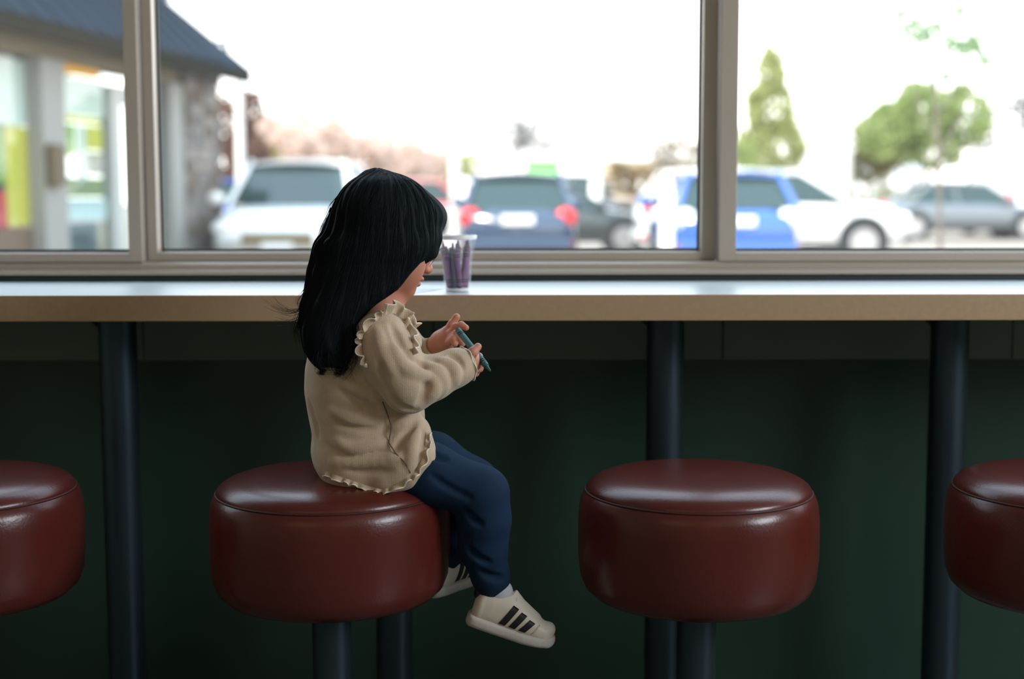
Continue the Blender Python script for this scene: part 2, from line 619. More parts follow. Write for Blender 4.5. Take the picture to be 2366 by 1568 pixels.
ml0, ml1, ml2, ml3 = xw(291, 2.935), xw(322, 2.935), xw(326, 2.935), xw(354, 2.935)
mr0, mr1, mr2 = xw(1631, 2.935), xw(1662, 2.935), xw(1704, 2.935)
window('window_1', XL, ml1, 2.930, .03, ml1 - ml0)
window('window_2', ml2, mr1, 2.962, (xw(356, 2.962) - ml2), mr1 - mr0 + .003)
window('window_3', mr1 + .002, XR, 2.930, mr2 - mr1 - .002, .03)
# stepped grooves on the right-hand mullion
# counter ---------------------------------------------------------------
ct = empty('counter', (0, 2.7, 0))
def at0(o, root):
    o.location = -Vector(root.location)
    return o
CX0, CX1 = -3.0, 3.1
at0(MB().box((CX0, 2.502, COUNTER_BOT + .002), (CX1, COUNTER_BACK, COUNTER_TOP - .0005), bev=.001).build('countertop', M_top, ct), ct)
at0(MB().box((CX0, 2.499, COUNTER_BOT), (CX1, 2.5025, COUNTER_TOP), bev=.0012).build('edge_band', M_edge, ct), ct)
tag(ct, 'long pale laminate counter with tan front edge running under the windows', 'counter')
YP = 2.72
for px in (283, 908, 1534, 2183):
    x = xw(px, YP, 1150)
    p = at0(MB().cyl((x, YP, .012), (x, YP, COUNTER_BOT - .006), .036, seg=48, cap=True).build('post', M_steel, ct, smooth=True), ct)
    at0(MB().box((x - .07, YP - .07, COUNTER_BOT - .006), (x + .07, YP + .07, COUNTER_BOT), bev=.001).build('mounting_plate', M_gasket, ct), ct)
    at0(MB().prism([(x - .036, COUNTER_BOT - .006), (x - .036, COUNTER_BOT - .03), (x - .062, COUNTER_BOT - .006)], 1, YP - .01, YP + .01).build('bracket', M_gasket, ct), ct)
    at0(MB().lathe([(0, .014), (.05, .014), (.08, .006), (.085, 0), (0, 0)], c=(x, YP)).build('floor_flange', M_steel, ct, smooth=True), ct)

# stools ------------------------------------------------------------------
Z_SEAM = float(W(1612, 1187, 2.016)[2])
Z_BOT = float(W(1612, 1452, 2.02)[2])
Z_DOME = Z_SEAM + .026
def make_stool():
    r = empty('bar_stool', (0, 0, 0))
    R = .188
    zs, zb_ = Z_SEAM, Z_BOT
    dome = [(0, Z_DOME)]
    for rr, dz in ((.03, .0255), (.06, .0245), (.09, .0240), (.115, .0230), (.135, .0212), (.150, .0182), (.161, .0142), (.169, .0095), (.174, .0045), (.1762, .0005)):
        dome.append((rr, zs + dz))
    dome += [(.1765, zs - .004), (.165, zs - .008), (0, zs - .008)]
    MB().lathe(dome, 96).build('cushion', M_vinyl, r, smooth=True)
    side = [(.160, zs - .003), (.176, zs - .003), (.181, zs - .008), (.1855, zs - .020), (R, zs - .042), (R + .0005, zs - .075), (R, zs - .105),
            (R - .003, zb_ + .035), (R - .010, zb_ + .017), (R - .024, zb_ + .004), (R - .045, zb_), (0, zb_)]
    MB().lathe(side, 96).build('seat_drum', M_vinyl, r, smooth=True)
    n = 96
    P = [(.1768 * math.cos(2 * PI * i / n), .1768 * math.sin(2 * PI * i / n), zs - .0028) for i in range(n + 1)]
    tube('piping', P, .0016, M_vinyl_d, r, 8)
    MB().lathe([(0, zb_ - .0), (.07, zb_), (.07, zb_ - .006), (.04, zb_ - .012), (0, zb_ - .012)]).build('mounting_plate', M_gasket, r, smooth=True)
    MB().cyl((0, 0, .01), (0, 0, zb_ - .004), .031, seg=48).build('pedestal', M_steel, r, smooth=True)
    MB().lathe([(0, .02), (.033, .02), (.06, .014), (.095, .008), (.1, 0), (0, 0)]).build('floor_flange', M_steel, r, smooth=True)
    return r
st = make_stool()
labels = ['round red vinyl stool at the far left, beside the left counter post',
          'round red vinyl stool that the small child is sitting on',
          'empty round red vinyl stool to the right of the child',
          'round red vinyl stool cut off by the right edge of the picture']
for i, px in enumerate((-95, 762, 1613, 2472)):
    o = st if i == 0 else copy_tree(st)
    o.location = (xw(px, YG, 1130), YG, 0)
    o.rotation_euler = (0, 0, i * 1.3)
    tag(o, labels[i], 'stool', 'round red stools along the counter')
STX = xw(762, YG, 1130)

# paper and the cup of crayons ----------------------------------------------
pc = W(965, 660, 2.62)
pp = MB(); pp.box((-.075, -.10, -.0008), (.075, .10, .0003))
pap = pp.build('paper_sheet', M_paper, None, loc=(pc[0] - .035, 2.66, COUNTER_TOP + .0004))
pap.rotation_euler = (0, 0, -.35)
tag(pap, 'white sheet of paper lying on the counter behind the child\'s face', 'paper')

CUPY = 2.60
cb = W(1057, 668, CUPY)
CUP = Vector((float(cb[0]), CUPY, COUNTER_TOP + .0005))
CH = float(W(1061, 543, CUPY)[2]) - CUP.z
cup = empty('plastic_cup', CUP)
prof = [(0, .004), (.0195, .004), (.0205, .0005), (.0215, .001), (.0225, .006)]
for i in range(9):
    t = i / 8
    prof.append((.0228 + .0110 * t, .006 + (CH - .014) * t))
n = len(prof)
inner = [(r - .0012, z + (.0012 if r < .02 else 0)) for r, z in reversed(prof)]
MB().lathe(prof, 48).build('cup_wall', M_clear, cup, smooth=True)
MB().lathe([(.0335, CH - .008), (.0352, CH - .007), (.0362, CH - .002), (.0355, CH), (.0338, CH - .001), (.0335, CH - .008)], 48).build('rim', M_plas, cup, smooth=True)
MB().lathe([(.0, .0), (.0205, 0), (.0215, .002), (.0205, .005), (0, .0035)], 48).build('base', M_plas, cup, smooth=True)
tag(cup, 'clear plastic cup full of crayons standing on the counter by the child\'s head', 'cup')
M_cray = [mat('crayon_purple', (0.07, 0.022, 0.06), .55), mat('crayon_maroon', (0.10, 0.02, 0.035), .55), mat('crayon_navy', (0.02, 0.02, 0.05), .55)]
M_wrap = [mat('wrapper_violet', (0.21, 0.085, 0.21), .7), mat('wrapper_maroon', (0.24, 0.06, 0.11), .7), mat('wrapper_dark', (0.05, 0.04, 0.10), .7)]
M_band = mat('wrapper_black_print', (0.008, 0.008, 0.012), .6)
def crayon_at(root, mw, mp, L=.09, r=.0040, tip=.012):
    MB().lathe([(0, 0), (r * .96, 0), (r * .96, L - tip), (r * .62, L - tip + .001), (r * .28, L - .0005), (0, L)], 20).build('wax_stick', mw, root, smooth=True)
    MB().lathe([(r * .9, .004), (r * 1.03, .004), (r * 1.03, L - tip - .004), (r * .9, L - tip - .004)], 20).build('paper_wrapper', mp, root, smooth=True)
    for z in (.010, .014, L - tip - .014, L - tip - .010):
        MB().lathe([(r * 1.0, z), (r * 1.045, z), (r * 1.045, z + .0022), (r * 1.0, z + .0022)], 20).build('printed_band', M_band, root, smooth=True)
k = 0
spots = [(.0, .0)] + [(.0150 * math.cos(a), .0150 * math.sin(a)) for a in np.arange(9) * 2 * PI / 9 + .2]
for i, (x, y) in enumerate(spots):
    c = empty('crayon', CUP + Vector((x, y, .0062)))
    ang = math.atan2(y, x) + rng.uniform(-1.7, 1.7)
    lean = rng.uniform(.04, .13) * (math.hypot(x, y) / .0150 + .1)
    c.rotation_euler = (Vector((math.cos(ang) * lean, math.sin(ang) * lean, 1))).to_track_quat('Z', 'Y').to_euler()
    v = (0, 1, 0, 2, 0, 1, 0, 2, 0, 0, 1, 0, 2, 0, 1)[i]
    L = rng.uniform(.074, .090)
    crayon_at(c, M_cray[v], M_wrap[v], L=L, r=.0050)
    lb = ('dark violet wax crayon standing in the clear plastic cup', 'dark maroon wax crayon standing in the clear plastic cup', 'near-black navy wax crayon standing in the clear plastic cup')[v]
    tag(c, lb, 'crayon', 'crayons in the plastic cup')

# ================================================================== the child
M_skin = mat('skin', (0.52, 0.225, 0.15), rough=0.5, spec=0.4, sss=0.25, bump=0.05, bscale=300, var=0.06, vscale=40)
M_lip = mat('lip', (0.45, 0.13, 0.11), rough=0.4)
M_hair = mat('black_hair', (0.006, 0.010, 0.012), rough=0.7, spec=0.13)
M_knit = mat('heather_knit', (0.53, 0.41, 0.29), rough=0.92, spec=0.15, sheen=0.3, bump=0.5, bscale=700, var=0.24, vscale=40, wave=220)
M_trim = mat('cream_edging', (0.78, 0.69, 0.57), rough=0.9, sheen=0.2)
M_seam = mat('seam_stitch', (0.12, 0.09, 0.065), rough=0.9)
M_jean = mat('navy_jersey', (0.004, 0.020, 0.050), rough=0.8, spec=0.25, bump=0.3, bscale=700, var=0.2, vscale=30, wave=300)
M_shoe = mat('white_leather', (0.62, 0.56, 0.47), rough=0.5, bump=0.1, bscale=200, var=0.05)
M_sole = mat('white_rubber', (0.50, 0.46, 0.42), rough=0.6, bump=0.2, bscale=300)
M_blk = mat('black_leather', (0.008, 0.010, 0.012), rough=0.5)
M_sock = mat('pale_sock', (0.50, 0.50, 0.55), rough=0.9, bump=0.4, bscale=500, wave=300)
M_eye = mat('eye_white', (0.8, 0.78, 0.75), rough=0.15)
M_iris = mat('dark_iris', (0.02, 0.012, 0.008), rough=0.1)

kid = empty('person', (STX, YG, Z_DOME - .004))
tag(kid, 'small child with long black hair in beige ruffled top, sitting sideways holding a crayon', 'person')
KO = np.array(kid.location)
def kidpart(o):
    o.location = o.location - kid.location if o.parent is kid else o.location
    return o

# head frame
hy, hp = math.radians(35), math.radians(-20)
Fw = np.array([math.cos(hp) * math.cos(hy), math.cos(hp) * math.sin(hy), math.sin(hp)])
Lf = np.array([-math.sin(hy), math.cos(hy), 0.0])
Up = np.cross(Fw, Lf)
HR = np.stack([Fw, Lf, Up], 1)
HC = G(893, 537, 0.0)
def Hd(x, y, z):
    return HC + Fw * x + Lf * y + Up * z

B = Field()
B.ell(Hd(-.006, 0, .016), (.080, .067, .068), HR)
B.ell(Hd(.024, 0, -.030), (.042, .045, .053), HR, k=.03)
for s in (-1, 1):
    B.ell(Hd(.040, s * .027, -.039), (.023, .022, .024), HR, k=.016)
    B.ell(Hd(-.008, s * .069, -.012), (.010, .006, .018), HR, k=.006)
B.ell(Hd(.040, 0, -.058), (.031, .036, .026), HR, k=.02)
B.ell(Hd(.059, 0, -.075), (.016, .019, .015), HR, k=.014)
B.ell(Hd(.062, 0, .018), (.014, .034, .022), HR, k=.02)
B.cone(Hd(.075, 0, -.004), Hd(.086, 0, -.028), .006, .0085, k=.01)
B.ell(Hd(.0880, 0, -.030), (.0085, .0085, .0075), HR, k=.006)
for s in (-1, 1):
    B.ell(Hd(.082, s * .0085, -.033), (.006, .0055, .005), HR, k=.004)
    B.ell(Hd(.083, s * .0045, -.039), (.0028, .0022, .003), HR, k=.002, op='s')
    B.ell(Hd(.084, s * .029, -.002), (.010, .014, .009), HR, k=.010, op='s')
    B.cone(Hd(.066, s * .040, -.010), Hd(.070, s * .020, -.009), .0080, .0070, k=.004)
    B.ell(Hd(.0660, s * .029, .0050), (.0122, .0150, .0080), HR, k=.0025)      # lowered upper lid
B.ell(Hd(.0745, 0, -.049), (.0115, .015, .0055), HR, k=.005)
B.ell(Hd(.0725, 0, -.058), (.0110, .013, .0062), HR, k=.004)
B.ell(Hd(.0855, 0, -.0535), (.006, .018, .0009), HR, k=.002, op='s')
# neck, torso, hips
B.chain([Hd(-.030, 0, -.045), G(880, 715, 0.005), G(865, 770, 0.0)], [.034, .030, .036], k=.02)
B.loft((0, 0, 0), (0, 0, 1), (1, 0, 0), (0, 1, 0),
       [(G(0, py)[2], G((a + b) / 2, py)[0], YG + c, (b - a) / 2 * PX, w) for py, a, b, c, w in
        ((755, 800, 900, 0, .060), (800, 745, 925, 0, .085), (900, 735, 940, 0, .082), (1000, 745, 945, 0, .085), (1060, 750, 960, 0, .088), (1090, 770, 930, 0, .075))], k=.02)
# legs
def zfix(p, z): q = np.array(p); q[2] = z; return q
hipN, kneN, ankN = G(880, 1068, -.060), G(1112, 1140, -.062), G(1143, 1372, -.050)
hipF, kneF, ankF = G(905, 1050, .050), G(1092, 1118, .055), G(1030, 1290, .090)
for hip, kne, ank in ((hipN, kneN, ankN), (hipF, kneF, ankF)):
    mid = (kne + ank) / 2 - np.array([.008, 0, 0])
    B.chain([hip, kne, mid, ank], [.038, .031, .027, .018], k=.02)
# arms
shN, elN, wrN = G(880, 785, -.082), G(945, 893, -.110), G(1076, 842, -.062)
shF, elF, wrF = G(890, 780, .082), G(955, 865, .105), G(1006, 806, .070)
B.chain([shN, elN, wrN], [.028, .022, .0145], k=.015)
B.chain([shF, elF, wrF], [.028, .022, .0145], k=.015)
P1 = PX
# near (right) hand: fist round the crayon
B.chain([wrN, G(1084, 836, -.058), G(1091, 833, -.050)], [.0145, .0155, .0150], k=.008)
B.chain([G(1080, 826, -.066), G(1092, 814, -.074), G(1104, 801, -.068)], [.0085, .0070, .0060], k=.005)          # thumb
B.chain([G(1091, 822, -.046), G(1106, 824, -.036), G(1111, 838, -.046), G(1103, 845, -.060)], [.0070, .0062, .0056, .0050], k=.003)   # index
B.chain([G(1091, 832, -.040), G(1106, 838, -.030), G(1108, 851, -.042), G(1098, 855, -.056)], [.0070, .0062, .0056, .0050], k=.003)
B.chain([G(1087, 842, -.036), G(1099, 852, -.026), G(1099, 862, -.040), G(1090, 864, -.052)], [.0066, .0058, .0052, .0048], k=.003)
B.chain([G(1082, 850, -.036), G(1090, 861, -.030), G(1089, 869, -.042), G(1082, 869, -.050)], [.0060, .0050, .0046, .0042], k=.003)
# far (left) hand: index raised, the others curled towards the crayon
B.chain([wrF, G(1020, 790, .066), G(1034, 776, .058)], [.0145, .0170, .0155], k=.010)
B.ell(G(1034, 787, .052), (.013, .014, .013), k=.010)
B.chain([G(1032, 770, .058), G(1044, 750, .056), G(1055, 732, .055)], [.0078, .0066, .0058], k=.005)       # index
B.chain([G(1040, 772, .046), G(1052, 754, .038), G(1066, 750, .032), G(1077, 757, .028)], [.0068, .0055, .0052, .0048], k=.003)
B.chain([G(1043, 780, .040), G(1055, 770, .026), G(1063, 782, .020), G(1068, 794, .024)], [.0068, .0060, .0056, .0052], k=.003)
B.chain([G(1038, 790, .036), G(1048, 782, .022), G(1051, 794, .018)], [.0064, .0056, .0052], k=.003)
B.chain([G(1022, 786, .078), G(1038, 796, .088), G(1050, 784, .080)], [.0080, .0066, .0058], k=.005)       # thumb, on the far side
for nm in (0,):
    body = B.mesh('body', .0017, M_skin, kid); kidpart(body)
for s in (-1, 1):
    e = MB().sphere((0, 0, 0), .0108, 20).build('eye', M_eye, kid, smooth=True); e.location = Vector(Hd(.0655, s * .029, .0005)) - kid.location
    e2 = MB().sphere((0, 0, 0), .0055, 16).build('iris', M_iris, e, smooth=True); e2.location = Vector(Fw * .0056 - Up * .0028)
    tube('eyebrow', resample([Hd(.083, s * .014, .013), Hd(.0815, s * .028, .0165), Hd(.073, s * .042, .012)], 10) - KO, .0011, M_hair, kid, 6)

# ---------------------------------------------------------------- knitted top
K = Field()
torso = [(745, 835, 915, .005, .050), (765, 770, 945, .0, .078), (800, 716, 962, .0, .096), (850, 706, 968, .0, .102), (900, 704, 974, .0, .104), (950, 712, 982, .0, .104),
         (1000, 722, 984, .0, .106), (1040, 718, 984, .0, .108), (1070, 726, 980, -.002, .108), (1095, 742, 968, -.004, .102), (1112, 775, 940, -.008, .09)]
K.loft((0, 0, 0), (0, 0, 1), (1, 0, 0), (0, 1, 0),
       [(G(0, py)[2], G((a + b) / 2, py)[0], YG + c, (b - a) / 2 * PX, w) for py, a, b, c, w in torso], p=2.2, k=.02, rnd=.010)
# the hanging front corner of the hem
K.chain([G(900, 1070, -.085), G(893, 1112, -.098)], [.030, .012], k=.03)
K.chain([G(955, 1050, -.070), G(955, 1080, -.080)], [.020, .012], k=.02)
# sleeves
K.chain([shN + [0, 0, .002], G(905, 830, -.100), elN, G(1000, 872, -.092)], [.041, .042, .037, .032], k=.02, kk=.014)
K.chain([G(1000, 872, -.092), G(1050, 850, -.074), G(1078, 840, -.064)], [.032, .0275, .0245], k=.012, kk=.012)
K.chain([shF, elF, G(985, 832, .090), wrF - [.004, 0, .002]], [.040, .034, .026, .021], k=.02, kk=.012)
K.chain([G(930, 790, .085), G(950, 840, .090)], [.030, .028], k=.02)
# gathered puffs on the front of the shoulder
for a, b, r in (((905, 745, -.045), (945, 790, -.040), .022), ((940, 800, -.020), (955, 830, -.020), .018)):
    K.cone(G(*a), G(*b), r, r * .9, k=.014)
K.chain([G(950, 1000, -.076), G(948, 1050, -.084), G(925, 1085, -.092), G(893, 1106, -.098)], [.030, .034, .027, .014], k=.02)
axN = _unit(G(1078, 840, -.064) - G(1030, 858, -.082)); cN = G(1073, 842, -.066)
axF = _unit(wrF - G(985, 832, .090)); cF = wrF - axF * .004
for c_, a_, r_ in ((cN, axN, .032), (cF, axF, .026)):       # open sleeve ends
    K.cone(c_ + a_ * r_, c_ + a_ * r_ * 1.8, r_, r_, k=.003, op='s')
    K.cone(c_ - a_ * .006, c_ + a_ * .02, r_ * .60, r_ * .60, k=.002, op='s')
K0 = Field(); K0.items = list(K.items)
def fold(pts, r, dep=0.0, k=.006, op='u', n=9):
    P = resample([surf(K0, x, y) for x, y in pts], n)
    g = K0.grad(P)
    P = P + g * dep
    rr = r * np.sin(np.linspace(.15, PI - .15, n)) ** .6
    for i in range(n - 1):
        K.cone(P[i], P[i + 1], rr[i], rr[i + 1], k=k, op=op)
# grooves
for pts, r in (([(893, 815), (880, 860), (893, 905), (925, 940), (960, 948)], .0042),       # under the sleeve
               ([(978, 846), (990, 880), (985, 912), (965, 938)], .0065),                  # elbow crease
               ([(1000, 838), (1028, 850), (1036, 878), (1026, 900)], .0055),
               ([(1042, 822), (1058, 838), (1060, 864)], .0050),
               ([(965, 838), (985, 855), (1002, 856)], .003),
               ([(905, 750), (925, 800), (955, 850)], .0026),
               ([(878, 940), (830, 925), (790, 903)], .0026),
               ([(862, 990), (815, 985), (772, 970)], .0022),
               ([(872, 1040), (830, 1056), (790, 1050), (758, 1028)], .0026),
               ([(957, 977), (930, 1015), (910, 1041)], .0046),
               ([(978, 1000), (968, 1040), (962, 1080)], .0030),
               ([(905, 1088), (850, 1088), (800, 1082)], .0024),
               ([(714, 930), (728, 975), (735, 1010)], .0028)):
    fold(pts, r * 1.0, dep=.0014, k=.009, op='s')
# ridges
for pts, r in (([(905, 800), (935, 850), (985, 870), (1000, 862)], .006),
               ([(1005, 870), (1010, 900), (995, 925)], .005),
               ([(1018, 832), (1052, 848), (1055, 885)], .005),
               ([(990, 842), (1020, 858), (1030, 890), (1018, 915)], .005),
               ([(789, 880), (835, 900), (878, 927)], .005),
               ([(764, 948), (805, 965), (853, 973)], .0045),
               ([(774, 1016), (810, 1038), (850, 1032), (889, 1018)], .0048),
               ([(764, 1070), (810, 1070), (853, 1066), (924, 1056)], .0050),
               ([(900, 990), (930, 975), (965, 955)], .0045),
               ([(964, 1000), (952, 1040), (948, 1085)], .0045),
               ([(870, 760), (880, 800), (910, 860)], .005)):
    fold(pts, r, dep=-.0027, k=.011)
top = K.mesh('knitted_top', .0021, M_knit, kid); kidpart(top)

def ruffle(name, pts, h, amp, waves, out, thick=.0011, n=140, F=K, edge=True, parent=None):
    parent = parent or top
    P = resample([surf(F, x, y, .0005) if len(p_) == 2 else G(*p_) for p_ in pts for x, y in [p_[:2]]], n)
    T = np.gradient(P, axis=0); T /= np.linalg.norm(T, axis=1, keepdims=True)
    O = np.asarray(out, float)[None] - (T @ np.asarray(out, float))[:, None] * T
    O /= np.linalg.norm(O, axis=1, keepdims=True)
    N = np.cross(T, O)
    s = np.linspace(0, 1, n)
    ph = 2 * PI * waves * s + 1.3 * np.sin(2 * PI * waves * .31 * s)
    rows = []
    m = 6
    for j in range(m):
        v = j / (m - 1)
        rows.append(P + O * (h * v * (1 + .18 * np.sin(ph * .63 + 1)))[:, None] + N * (amp * v ** .8 * np.sin(ph))[:, None] + T * (amp * .35 * v * np.cos(ph * 1.0))[:, None])
    R_ = np.array(rows)                                   # m, n, 3
    Va = R_.reshape(-1, 3)
    Nn = np.cross(np.gradient(R_, axis=1), np.gradient(R_, axis=0)); Nn /= np.linalg.norm(Nn, axis=2, keepdims=True) + 1e-9
    Vb = (R_ + Nn * thick).reshape(-1, 3)
    i = np.arange(m - 1)[:, None] * n; j = np.arange(n - 1)[None]
    Q = np.stack([i + j, i + j + 1, i + n + j + 1, i + n + j], -1).reshape(-1, 4)
    Q2 = Q[:, ::-1] + m * n
    e0 = (m - 1) * n + np.arange(n - 1)
    E = np.stack([e0, e0 + 1, e0 + 1 + m * n, e0 + m * n], 1)
    o = mesh_np(name, np.vstack([Va, Vb]), np.vstack([Q, Q2, E]), M_knit, parent)
    if edge:
        o2 = tube('edging', R_[-1], .0010, M_trim, parent, 6)
    return o

toC = np.array([0, -1, 0.])
# frill down the armhole, then frill round the neck, hem and cuffs
ruffle('frill', [(850, 850), (838, 820), (834, 790), (842, 768), (856, 752), (870, 740), (884, 730)], .0085, .0048, 6.5, (-.55, -.85, .45))
ruffle('frill', [(884, 730), (898, 724), (913, 726), (928, 736), (942, 750), (952, 764)], .0165, .0055, 4.5, (.15, -.30, 1))
ruffle('frill', [(934, 745), (945, 765), (954, 790), (955, 820)], .008, .005, 3.5, (.75, -.8, .1))
ruffle('frill', [(748, 1086), (775, 1096), (805, 1106), (845, 1120), (884, 1130), (912, 1120), (940, 1104), (962, 1086), (976, 1060), (982, 1030), (984, 998)],
       .0075, .0032, 14, (.30, -.55, -.80), n=260)
# cuffs
def cuff(c, ax, r, wob, h=.010, mname='cuff'):
    ax = _unit(ax); u = _unit(np.cross(ax, (0, 0, 1))); v = np.cross(ax, u)
    n = 64; V = []; 
    prof = ((-.006, r * .96), (0, r), (h * .5, r * 1.04), (h, r * 1.10), (h + .0008, r * 1.06), (h * .5, r * .98), (-.004, r * .90))
    for t, rr in prof:
        for i in range(n):
            a = 2 * PI * i / n
            w = 1 + wob * max(0, t / h) * math.sin(7 * a + .6) 
            V.append(c + ax * (t + .0012 * math.sin(5 * a)) + (u * math.cos(a) + v * math.sin(a)) * rr * w)
    Q = [(j * n + i, j * n + (i + 1) % n, (j + 1) * n + (i + 1) % n, (j + 1) * n + i) for j in range(len(prof) - 1) for i in range(n)]
    o = mesh_np(mname, V, Q, M_knit, top)
    ring = np.array(V[3 * n:4 * n] + [V[3 * n]])
    tube('edging', ring, .0009, M_trim, top, 6)
cuff(cN - axN * .004, axN, .0245, .05, h=.008)
cuff(cF - axF * .003, axF, .0195, .06, h=.007)
# side seam
P = resample([surf(K, x, y, .0002) for x, y in ((884, 928), (893, 950), (905, 985), (898, 1022), (915, 1048), (938, 1070), (948, 1092))], 40)
tube('side_seam', P, .0009, M_seam, top, 6)

# ---------------------------------------------------------------- navy leggings
J = Field()
J.ell(np.array([G(840, 1050)[0], YG, Z_DOME + .034]), (.080, .100, .045), k=.02)
J.chain([G(880, 1066, -.060), G(990, 1092, -.062), kneN, G(1119, 1200, -.060), G(1116, 1262, -.056), G(1133, 1330, -.052), G(1143, 1366, -.050)],
        [.044, .045, .0405, .039, .036, .0275, .0215], k=.02, kk=.014)
J.chain([G(905, 1048, .050), G(1000, 1062, .052), kneF, G(1086, 1180, .060), G(1066, 1240, .068), ankF],
        [.046, .043, .040, .036, .031, .022], k=.02, kk=.014)
for a, b in (((1000, 1100), (1085, 1150)), ((1075, 1180), (1110, 1210)), ((1085, 1270), (1130, 1300)), ((1110, 1320), (1160, 1335)), ((985, 1040), (1030, 1060))):
    P = resample([surf(J, *a), surf(J, (a[0] + b[0]) / 2, (a[1] + b[1]) / 2 + 6), surf(J, *b)], 6)
    for i in range(5):
        J.cone(P[i], P[i + 1], .0028, .0028, k=.008, op='s')
leg = J.mesh('leggings', .0024, M_jean, kid); kidpart(leg)

# ---------------------------------------------------------------- sneakers
def sneaker(heel, fwd, up_hint, ankle, name='sneaker'):
    fwd = _unit(fwd); out = _unit(np.cross(fwd, up_hint)); up = np.cross(out, fwd)
    def L(x, y, z): return heel + fwd * x + out * y + up * z
    RR = np.stack([fwd, out, up], 1)
    root = None
    U = Field()
    U.loft(heel, fwd, out, up, [(0.002, 0, .029, .019, .022), (.012, 0, .033, .0245, .026), (.03, 0, .036, .0265, .029), (.05, 0, .036, .0265, .029), (.07, 0, .033, .0275, .026),
                               (.09, 0, .028, .029, .021), (.108, 0, .0245, .0280, .0165), (.122, 0, .0225, .023, .0135), (.131, 0, .020, .015, .010)], p=2.5, k=.004, rnd=.008)
    U.cone(L(.052, 0, .058), L(.098, 0, .040), .012, .008, k=.008)      # tongue
    U.cone(L(.050, 0, .066), L(.060, 0, .056), .0105, .012, k=.004)
    U.ell(L(.033, 0, .070), (.024, .0185, .026), RR, k=.004, op='s')
    U.ell(L(.124, 0, .030), (.010, .017, .010), RR, k=.006)
    up_o = U.mesh(name, .0014, M_shoe, kid); kidpart(up_o)
    So = Field()
    So.loft(heel, fwd, out, up, [(-.003, 0, .010, .018, .010), (.008, 0, .0095, .0265, .011), (.03, 0, .009, .0285, .011), (.06, 0, .0085, .0285, .0105), (.09, 0, .0085, .0315, .0105),
                                 (.112, 0, .010, .0295, .0105), (.128, 0, .0125, .0225, .0105), (.1375, 0, .0150, .013, .0085)], p=3.2, k=.004, rnd=.006)
    so = So.mesh('rubber_sole', .0014, M_sole, up_o)
    def patch(nm, quad, m, side, lift=.0010, nu=8, nv=14):
        # quad in shoe (x,z): four corners, laid on the side of the upper
        q = np.array(quad, float)
        V = []
        for i in range(nv):
            for j in range(nu):
                a, b = j / (nu - 1), i / (nv - 1)
                xz = (q[0] * (1 - a) + q[1] * a) * (1 - b) + (q[3] * (1 - a) + q[2] * a) * b
                p = L(xz[0], side * .05, xz[1]); d = -out * side
                t = 0
                for _ in range(60):
                    v = float(U.at((p + d * t)[None])[0])
                    if v < .0002: break
                    t += v * .7
                    if t > .06: break
                V.append(p + d * (min(t, .06) - lift))
        V = np.array(V); Vb = V - (-out * side) * -.0014 
        Q = [(i * nu + j, i * nu + j + 1, (i + 1) * nu + j + 1, (i + 1) * nu + j) for i in range(nv - 1) for j in range(nu - 1)]
        Q = np.array(Q)
        n0 = len(V)
        rim = [j for j in range(nu)] + [i * nu + nu - 1 for i in range(1, nv)] + [(nv - 1) * nu + j for j in range(nu - 2, -1, -1)] + [i * nu for i in range(nv - 2, 0, -1)]
        E = np.array([(rim[a], rim[(a + 1) % len(rim)], rim[(a + 1) % len(rim)] + n0, rim[a] + n0) for a in range(len(rim))])
        return mesh_np(nm, np.vstack([V, Vb]), np.vstack([Q, Q[:, ::-1] + n0, E]), m, up_o)
    for side in (1, -1):
        for x0, x1, zt in ((.058, .068, .050), (.074, .083, .044), (.090, .098, .037)):
            w = .0085
            patch('stripe', [(x0 - .012, .019), (x0 - .012 + w + .002, .019), (x1 + .002, zt), (x1 - w + .001, zt + .003)], M_blk, side)
        patch('seam_line', [(.100, .021), (.1015, .021), (.108, .036), (.1065, .037)], M_sole, side, nu=3)
    # heel tab, collar, laces
    H = Field(); H.ell(L(.003, 0, .052), (.007, .014, .012), RR)
    H.mesh('heel_tab', .0014, M_blk, up_o)
    ring = []
    for i in range(41):
        a = 2 * PI * i / 40
        ring.append(L(.031 + .0235 * math.cos(a), .0175 * math.sin(a), .061 - .006 * abs(math.sin(a)) + .004 * math.cos(a)))
    tube('collar', ring, .0032, M_shoe, up_o, 8)
    for x, z in ((.062, .0640), (.071, .0590), (.080, .0540), (.089, .0490)):
        P = resample([L(x + .004, -.021, z - .018), L(x, -.012, z - .002), L(x - .001, 0, z + .003), L(x, .012, z - .002), L(x + .004, .021, z - .018)], 14)
        tube('lace', P, .0020, M_shoe, up_o, 6)
    # sock
    Sk = Field()
    Sk.chain([L(.034, 0, .030), L(.033, 0, .060), ankle + (ankle - L(.033, 0, .060)) * .1], [.0205, .0195, .0185], k=.01)
    sk = Sk.mesh('sock', .002, M_sock, kid); kidpart(sk)
    return up_o
aN = math.radians(17.5)
sneaker(G(1079, 1437, -.052), np.array([math.cos(aN), -.06, -math.sin(aN)]), np.array([.2, .05, 1.0]), ankN)
sneaker(G(984, 1378, .062), np.array([.56, .83, .0]), np.array([0.05, .0, 1.0]), ankF)

# ---------------------------------------------------------------- hair
H = Field()
def hl(rows, k=.015, p=2.1, rnd=.01, w=None):
    H.loft((0, 0, 0), (0, 0, 1), (1, 0, 0), (0, 1, 0),
           [(G(0, py)[2], G((a + b) / 2, py)[0], YG + c, (b - a) / 2 * PX, w_) for py, a, b, c, w_ in rows], p=p, k=k, rnd=rnd, w=w)
